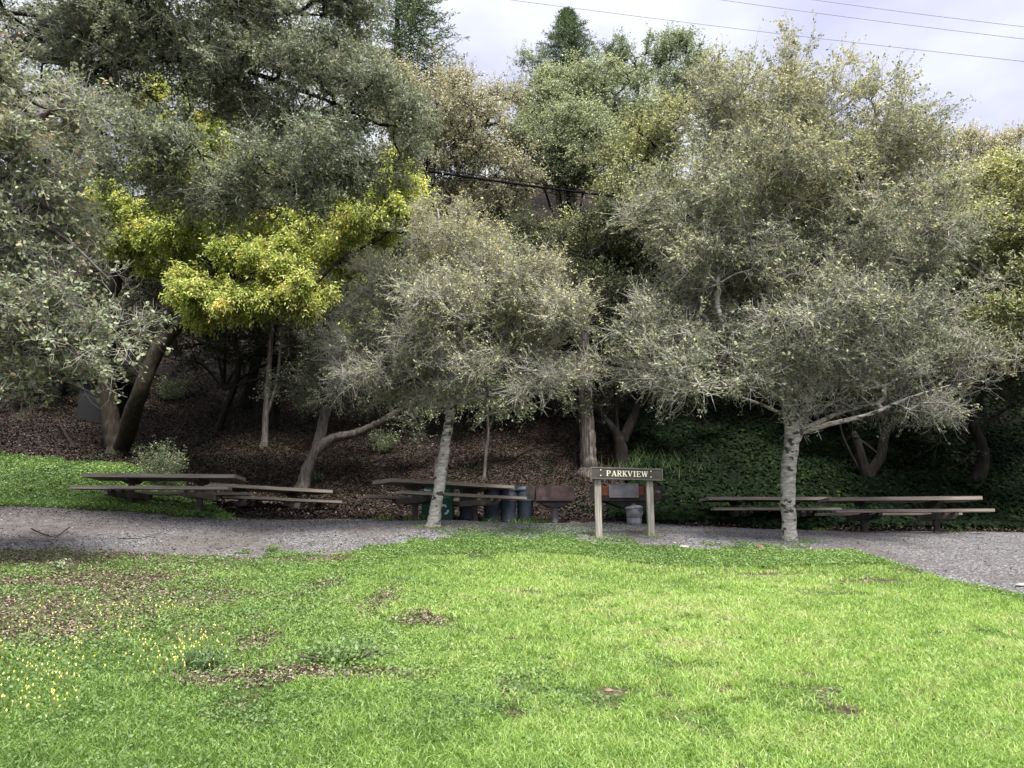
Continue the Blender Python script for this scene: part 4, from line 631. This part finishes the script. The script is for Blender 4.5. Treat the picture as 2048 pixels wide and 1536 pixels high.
def table_at(nl, d, length, ztop, label):
    """near left top corner, direction of the length"""
    d = np.array(d)/np.hypot(*d); nrm = np.array([-d[1], d[0]]); c = np.array(nl)+d*length/2+nrm*.47; zg = ztop-.76; hl = length/2-.86
    posts = [float(H(*(c-d*hl)))-zg, float(H(*(c+d*hl)))-zg]; return picnic_table((c[0], c[1], zg), math.atan2(d[1], d[0]), length, label, posts)
table_at((-9.2, 16.5), (3.17, .25), 3.2, 3.21, 'long wooden picnic table nearest the green bank at far left')
table_at((-7.02, 18.3), (2.24, 2.1), 3.15, 3.15, 'wooden picnic table set askew behind the far left one')
table_at((-2.62, 16.85), (2.7, 2.0), 3.35, 3.14, 'wooden picnic table behind the leaning oak, in front of the bins')
table_at(((1652-1024)/F*17.75, 17.75), (1, -.13), 3.3, 2.78, 'dark picnic table at the right end, before the ivy')
table_at(((1413-1024)/F*20.1, 20.1), (1, .02), 3.25, 2.95, 'dark picnic table partly hidden by the pale trunk, by the ivy')
# ------------------------------------------------------------------ sign
pL = G(1196, 1069); pR = G(1300, 1069); Ys = 14.7; sx0, sx1 = P(1180, 950, Ys)[0], P(1323, 950, Ys)[0]; cx = (sx0+sx1)/2; zb = float(H(cx, Ys))
sg = empty('park_sign', (cx, Ys, zb), 'wooden PARKVIEW sign board on two weathered posts', 'sign'); zt = P(1180, 937, Ys)[2]-zb; zl = P(1180, 960, Ys)[2]-zb; tilt = math.radians(-1.6)
bd = link(bpy.data.objects.new('sign_board', None), sg); C.collection.objects.unlink(bd); bpy.data.objects.remove(bd)
hw = (sx1-sx0)/2; hh = (zt-zl)/2; zc = (zt+zl)/2
m = MB(); m.box(-hw, hw, -.03, .03, -hh, hh, .008); bd = m.build('sign_board', M['sign_wood'], sg); bd.location = (0, -.075, zc); bd.rotation_euler = (0, -tilt, 0)
m = MB()
for a_ in ((-hw+.0, hw, hh-.022, hh+.003), (-hw, hw, -hh-.003, -hh+.014)): m.box(a_[0], a_[1], -.040, -.0305, a_[2], a_[3], .002)
m.box(-hw-.003, -hw+.016, -.040, -.0305, -hh+.0142, hh-.0222, .002); m.box(hw-.016, hw+.003, -.040, -.0305, -hh+.0142, hh-.0222, .002); m.build('board_rim', M['sign_edge'], bd)
for px, nm in ((1196, 'a'), (1300, 'b')):
    g_ = G(px, 1068); xw = P(px, 1000, Ys)[0]; gz = float(H(xw, Ys)); m = MB(); zt_ = zt+.012 if px < 1250 else zt-.02
    m.box(xw-cx-.062, xw-cx+.062, -.043, .068, gz-zb-.4, zt_, .008); m.build('post', M['post_wood'], sg)
for px_, pz_ in ((-.52, .35), (-.52, -.30), (.49, .35), (.49, -.30)):
    m = MB(); m.lathe([(.0135, 0), (.0135, .006), (.009, .010)], 12); b_ = m.build('bolt', M['bolt'], bd); b_.location = (px_*hw*1.42 if False else px_*1.38*hw, -.031, pz_*hh*1.5); b_.rotation_euler = (math.pi/2, 0, 0)
GL = {  # slab serif letters as strokes on a 1 x 1.4 cell, (x0,y0,x1,y1,width)
 'P': [(.22, 0, .22, 1.4, .2), (.02, .05, .45, .05, .1), (.02, 1.35, .6, 1.35, .1), (.22, .68, .6, .68, .1), (.6, 1.35, .8, 1.2, .12), (.8, 1.22, .8, .82, .18), (.8, .85, .6, .68, .12)],
 'R': [(.22, 0, .22, 1.4, .2), (.02, .05, .45, .05, .1), (.02, 1.35, .6, 1.35, .1), (.22, .70, .6, .70, .1), (.6, 1.35, .8, 1.22, .12), (.8, 1.24, .8, .86, .18), (.8, .88, .6, .70, .12), (.5, .70, .84, .04, .18), (.72, .05, 1.02, .05, .1)],
 'A': [(.12, .05, .5, 1.38, .1), (.88, .05, .5, 1.38, .2), (.28, .5, .75, .5, .1), (-.03, .05, .3, .05, .1), (.66, .05, 1.05, .05, .1)],
 'K': [(.22, 0, .22, 1.4, .2), (.02, .05, .44, .05, .1), (.02, 1.35, .44, 1.35, .1), (.25, .6, .82, 1.35, .1), (.42, .8, .86, .05, .2), (.64, 1.35, 1.0, 1.35, .1), (.68, .05, 1.05, .05, .1)],
 'V': [(.12, 1.35, .5, .04, .2), (.88, 1.35, .5, .04, .1), (-.04, 1.35, .34, 1.35, .1), (.68, 1.35, 1.04, 1.35, .1)],
 'I': [(.3, 0, .3, 1.4, .2), (.08, .05, .52, .05, .1), (.08, 1.35, .52, 1.35, .1)],
 'E': [(.22, 0, .22, 1.4, .2), (.02, .05, .9, .05, .1), (.02, 1.35, .88, 1.35, .1), (.22, .72, .6, .72, .1), (.88, 0, .88, .34, .1), (.86, 1.4, .86, 1.08, .1), (.6, .9, .6, .54, .1)],
 'W': [(.08, 1.35, .36, .04, .2), (.62, 1.3, .36, .04, .1), (.62, 1.35, .90, .04, .2), (1.16, 1.35, .90, .04, .1), (-.06, 1.35, .26, 1.35, .1), (.46, 1.35, .8, 1.35, .1), (1.0, 1.35, 1.30, 1.35, .1)]}
adv = {'I': .70, 'W': 1.36}; tot = sum(adv.get(c, 1.14) for c in 'PARKVIEW'); xs0, xs1 = -.56*hw, .60*hw; sc = (xs1-xs0)/tot; x_ = xs0
hsc = (.105)/1.4
for ci, c in enumerate('PARKVIEW'):
    m = MB()
    for si, (a0, b0_, a1, b1_, w_) in enumerate(GL[c]):
        p0 = np.array([x_+a0*sc, b0_*hsc-.053]); p1 = np.array([x_+a1*sc, b1_*hsc-.053]); d = (p1-p0)/max(np.linalg.norm(p1-p0), 1e-6); nn = np.array([-d[1], d[0]])*w_*sc*.56
        m.prism([tuple(p0-nn), tuple(p1-nn), tuple(p1+nn), tuple(p0+nn)], -.034-.0003*si, -.0305, 'y')
    m.build('letter', M['cream'], bd); x_ += adv.get(c, 1.14)*sc
# ------------------------------------------------------------------ grills
def grill(px0, px1, py0, py1, Y, label, plate=False):
    x0, x1 = P(px0, py0, Y)[0], P(px1, py0, Y)[0]; cx = (x0+x1)/2; zg = float(H(cx, Y+.3)); r = empty('barbecue_grill', (cx, Y+.3, zg), label, 'grill', 'steel pedestal grills'); zt = P(px0, py0, Y)[2]-zg; zl = P(px0, py1, Y)[2]-zg; w = (x1-x0)/2
    m = MB(); t = .008
    m.box(-w, w, -.3, -.3+t, zl, zt, .002); m.box(-w, w, .3-t, .3, zl, zt, .002); m.box(-w, -w+t, -.3+t, .3-t, zl, zt); m.box(w-t, w, -.3+t, .3-t, zl, zt); m.box(-w+t, w-t, -.3+t, .3-t, zl+.003, zl+.01); m.build('fire_box', M['rust'], r)
    m = MB()
    for k_ in range(15): xx = -w+.04+k_*(2*w-.08)/14; m.tube([(xx, -.29, zt-.02), (xx, .29, zt-.02)], .006, 6)
    m.build('grate', M['steel_dark'], r)
    for s_ in (-1, 1):
        m = MB(); m.lathe([(.016, 0), (.016, .012)], 10); hb = m.build('bolt', M['steel_dark'], r); hb.rotation_euler = (math.pi/2, 0, 0); hb.location = (s_*(w-.05), -.3, zt-.05)
    m = MB(); m.prism([(-w*.96, zl-.002), (w*.96, zl-.002), (w*.3, zl-.17), (-w*.3, zl-.17)], -.25, .25, 'y'); m.build('ash_pan', M['steel_dark'], r)
    m = MB(); m.lathe([(.085, -.3), (.085, zl-.165)], 16, cap=True); m.build('pedestal', M['grey_plate'], r, True)
    m = MB(); m.box(-w-.02, w+.02, -.335, -.305, zl-.022, zl-.004, .003); m.box(-w-.25, -w-.01, -.20, -.17, zl+.02, zt-.02, .003); m.build('side_rack', M['steel_dark'], r)
    if plate:
        m = MB(); m.box(-w*.98, -.02, -.312, -.3015, zl+.11, zt-.004, .002); m.box(-.018, w*.42, -.312, -.3015, zl+.11, zt-.004, .002); m.build('orange_rail', M['rust_orange'], r)
        a0, a1 = P(1218, 980, Y)[0]-cx, P(1276, 980, Y)[0]-cx; z1 = P(1218, 968, Y)[2]-zg; z0 = P(1218, 995, Y)[2]-zg; pl = link(bpy.data.objects.new('tmp', None)); bpy.data.objects.remove(pl)
        m = MB(); m.box(a0, a1, -.336, -.316, z0, z1, .003); pl = m.build('cover_plate', M['grey_plate'], r); m = MB()
        for b_ in ((a0, a1, z0, z0+.012), (a0, a1, z1-.010, z1), (a0, a0+.010, z0+.0125, z1-.0105), (a1-.010, a1, z0+.0125, z1-.0105)): m.box(b_[0], b_[1], -.345, -.3365, b_[2], b_[3], .001)
        m.build('plate_rim', M['zinc'], pl); m = MB(); m.tube([((a0*.6+a1*.4)-.02, -.335, z1-.02), ((a0*.6+a1*.4)+.01, -.36, z1+.03), ((a0*.6+a1*.4)+.05, -.34, z1+.01), ((a0*.6+a1*.4)+.03, -.35, z1-.03)], .007, 6); m.build('wire_hook', M['zinc'], pl)
    return r
grill(1072, 1148, 971, 1000, 18.6, 'rusty steel grill on a pedestal beside the grey bins')
grill(1200, 1323, 972, 1000, 19.0, 'rusty grill with a grey plate seen between the sign posts', True)
# ------------------------------------------------------------------ trash can
g_ = on((1265-1024)/F*18.3, 18.3); r = empty('trash_can', g_, 'dented galvanised trash can with tilted lid beneath the sign', 'trash can', rz=.3)
m = MB(); prof = [(.165, 0), (.17, .02), (.178, .14), (.172, .15), (.18, .16), (.188, .28), (.195, .36), (.2, .365), (.2, .38)]; m.lathe(prof, 40)
m.v = [(x*(1+.03*math.sin(3*math.atan2(y, x)+z*6)), y*(1+.03*math.sin(3*math.atan2(y, x)+z*6)), z) for x, y, z in m.v]; m.build('can_body', M['zinc'], r, True)
m = MB(); m.lathe([(.212, -.012), (.215, .012), (.15, .045), (.05, .06)], 40); lid = m.build('lid', M['zinc'], r, True); lid.location = (0, 0, .395); lid.rotation_euler = (.05, -.12, 0)
m = MB(); m.tube([(-.04, 0, .05), (-.035, 0, .085), (.035, 0, .085), (.04, 0, .05)], .008, 8); m.build('lid_handle', M['zinc'], lid)
m = MB(); m.tube([(-.17, -.12, .14), (-.1, -.19, .12), (0, -.215, .15), (.1, -.2, .22), (.17, -.12, .31)], .006, 8); m.build('bail_handle', M['zinc'], r)
# ------------------------------------------------------------------ recycling bin with markings
Yb = 18.9; g_ = on((876-1024)/F*Yb, Yb); rb = empty('recycling_bin', g_, 'dark green recycling bin with white lettering behind the leaning oak', 'recycling bin'); w = 31/F*Yb; zt = P(876, 974, Yb)[2]-g_[2]
m = MB(); m.box(-w, w, 0, .62, -.05, zt, .015); m.build('bin_body', M['bin_green'], rb)
m = MB(); m.box(-w-.015, w+.015, -.015, .635, zt+.001, zt+.045, .01); m.build('lid', M['bin_green'], rb)
def text(s, size, x, z, parent, mt, y=-.003, name='lettering'):
    cu = bpy.data.curves.new('t', 'FONT'); cu.body = s; cu.size = size; cu.extrude = .001; cu.align_x = 'CENTER'; o = bpy.data.objects.new('t', cu); C.collection.objects.link(o); dg = bpy.context.evaluated_depsgraph_get()
    me = bpy.data.meshes.new_from_object(o.evaluated_get(dg)); bpy.data.objects.remove(o); me.materials.clear(); me.materials.append(mt); q_ = link(bpy.data.objects.new(name, me), parent); q_.rotation_euler = (math.pi/2, 0, 0); q_.location = (x, y, z); return q_
text('Please', .07, -w*.62, zt-.10, rb, M['white']); text('RECYCLE', .055, -w*.60, zt-.155, rb, M['white']); text('REUSE', .085, w*.50, zt-.25, rb, M['white'])
def recycle(cx, cz, R, parent):
    for k_ in range(3):
        m = MB(); a = math.radians(90+120*k_); rot = lambda p: (cx+p[0]*math.cos(a)-p[1]*math.sin(a), cz+p[0]*math.sin(a)+p[1]*math.cos(a))
        body = [(.55, -.62), (.98, -.36), (.98, .12), (.66, .12), (.66, -.16), (.42, -.32)]; tipp = [(.50, .13), (1.14, .13), (.82, .52)]
        m.prism([rot((p[0]*R, p[1]*R)) for p in body], -.0045, -.001, 'y'); m.prism([rot((p[0]*R, p[1]*R)) for p in tipp], -.0055, -.001, 'y')
        m.build('arrow', M['white'], parent)
recycle(w*.40, .28, .135, rb); recycle(-w*.62, zt-.30, .07, rb)
# ------------------------------------------------------------------ grey barrels
for k_, (px, Y, lab, lid_) in enumerate([(936, 19.3, 'blue grey bin leftmost of the row, next to the green one', False), (984, 19.2, 'blue grey bin second from the left behind the table end', False), (1016, 19.25, 'blue grey bin third from the left, beside the table end', False), (1050, 19.3, 'tallest blue grey bin, nearest the grill', True)]):
    b_ = on((px-1024)/F*Y, Y); r = empty('grey_bin', b_, lab, 'bin', 'row of blue grey bins'); hgt = P(px, 978, Y)[2]-b_[2]
    m = MB(); m.lathe([(.17, -.03), (.185, .05), (.205, hgt*.62), (.212, hgt*.63), (.212, hgt*.67), (.200, hgt*.68), (.205, hgt-.03)], 32); m.build('bin_body', M['bin_blue'], r, True)
    m = MB(); m.lathe([(.222, hgt-.045), (.222, hgt-.015), (.20, hgt), (.16, hgt+(.05 if lid_ else .008))], 32); m.build('lid', M['bin_blue'], r, True)
# ------------------------------------------------------------------ overhead wires
def cable(pts, rad, name, label, mt, group, sag=.3):
    a, b = np.array(pts[0]), np.array(pts[1]); t = np.linspace(0, 1, 40)[:, None]; p = a+(b-a)*t; p[:, 2] -= (4*t*(1-t))[:, 0]*sag; V, Q = tube_arr(p, np.full(40, rad), 6); o = arr_mesh(name, V-p[20], Q, mt, smooth=True); o.location = [float(c) for c in p[20]]; tag(o, label, 'cable', group)
wg = 'overhead wires crossing the sky'
cable((P(700, -45, 34), P(2500, 170, 26)), .011, 'overhead_wire', 'lowest thin wire crossing the sky, passing the oak top', M['wire'], wg, .25)
cable((P(1100, -52, 34), P(2500, 128, 26)), .011, 'overhead_wire', 'middle thin wire crossing the upper right sky', M['wire'], wg, .25)
cable((P(1300, -50, 34), P(2500, 102, 26)), .011, 'overhead_wire', 'topmost thin wire in the upper right corner', M['wire'], wg, .25)
wg = 'black cables between the hillside trees'
cable((P(700, 318, 30.2), P(1400, 412, 30.2)), .05, 'black_cable', 'thick upper black cable strung among the hillside trees', M['cable'], wg, .12)
cable((P(700, 311, 30.4), P(1400, 406, 30.4)), .018, 'black_cable', 'thin black cable just above the thick one', M['cable'], wg, .12)
cable((P(690, 325, 32.6), P(1400, 421, 32.6)), .02, 'black_cable', 'lowest black cable strung among the hillside trees', M['cable'], wg, .14)
# ------------------------------------------------------------------ shed on the slope, stones, branches
b_ = G(185, 846, 45); sh = empty('shed', b_, 'dark grey shed wall glimpsed behind the forked trunk', 'shed'); m = MB(); m.box(-.6, .6, 0, 1.8, -.8, 1.5, .01); m.build('wall', M['shed'], sh); m = MB(); m.box(-.75, .9, -.2, 2.0, 1.503, 1.60, .01); m.build('roof', M['shed'], sh)
def stone(px, py, sx, sy, sz, label, seed):
    g2 = np.random.default_rng(seed); b_ = G(px, py); m = MB(); m.lathe([(.3, -.3), (.85, -.1), (1, .25), (.8, .7), (.35, .95)], 11); m.v = [(x*sx*(1+.2*g2.random()), y*sy*(1+.2*g2.random()), z*sz) for x, y, z in m.v]; o = m.build('stone', M['clod'] if 'clod' in label or 'tan' in label else M['stone'], None, True); o.location = b_; tag(o, label, 'stone')
stone(1366, 1095, .10, .07, .035, 'flat pale stone on the gravel edge right of the sign', 1)
stone(1350, 1087, .03, .03, .02, 'tiny white stone just behind the flat pale one', 2)
stone(1521, 1100, .06, .05, .09, 'tan stone in the grass edge left of the pale trunk', 3)
stone(1217, 1383, .03, .03, .02, 'small tan clod in the lawn below the sign', 4)
stone(2046, 1172, .09, .06, .04, 'pale stone on the gravel at the right edge', 5)
def stick(pts, r, label):
    p = np.array([G(a, b)+np.array([0, 0, .012+c]) for a, b, c in pts]); q_, rr = spline(p, [r, r*.8, r*.4], 5); V, Q = tube_arr(q_, rr, 6, .2, 3); o = arr_mesh('fallen_branch', V-p[0], Q, M['bark_dark'], smooth=True); o.location = [float(c) for c in p[0]]; tag(o, label, 'branch', 'fallen branches on the ground')
stick([(62, 1065, .05), (85, 1072, .02), (108, 1076, 0)], .014, 'dark crooked twig lying at the left gravel edge')
stick([(138, 1065, .08), (124, 1070, .03), (110, 1077, 0)], .012, 'short dark twig meeting the crooked one')
stick([(236, 1079, 0), (290, 1078, .01), (345, 1062, .03)], .007, 'thin pale twig on the gravel below the far left table')
stick([(700, 945, .02), (760, 925, .06), (850, 915, .03)], .03, 'dead branch lying on the dark slope above the middle table')
stick([(360, 905, .02), (420, 880, .06), (455, 840, .10)], .03, 'dead branch on the dark slope right of the forked trunk')
stick([(1010, 930, .02), (1060, 905, .08), (1120, 895, .03)], .028, 'dead branch on the slope left of the furrowed trunk')
stick([(150, 900, .02), (130, 875, .1), (112, 855, .3)], .06, 'thick dark dead limb on the slope left of the forked trunk')
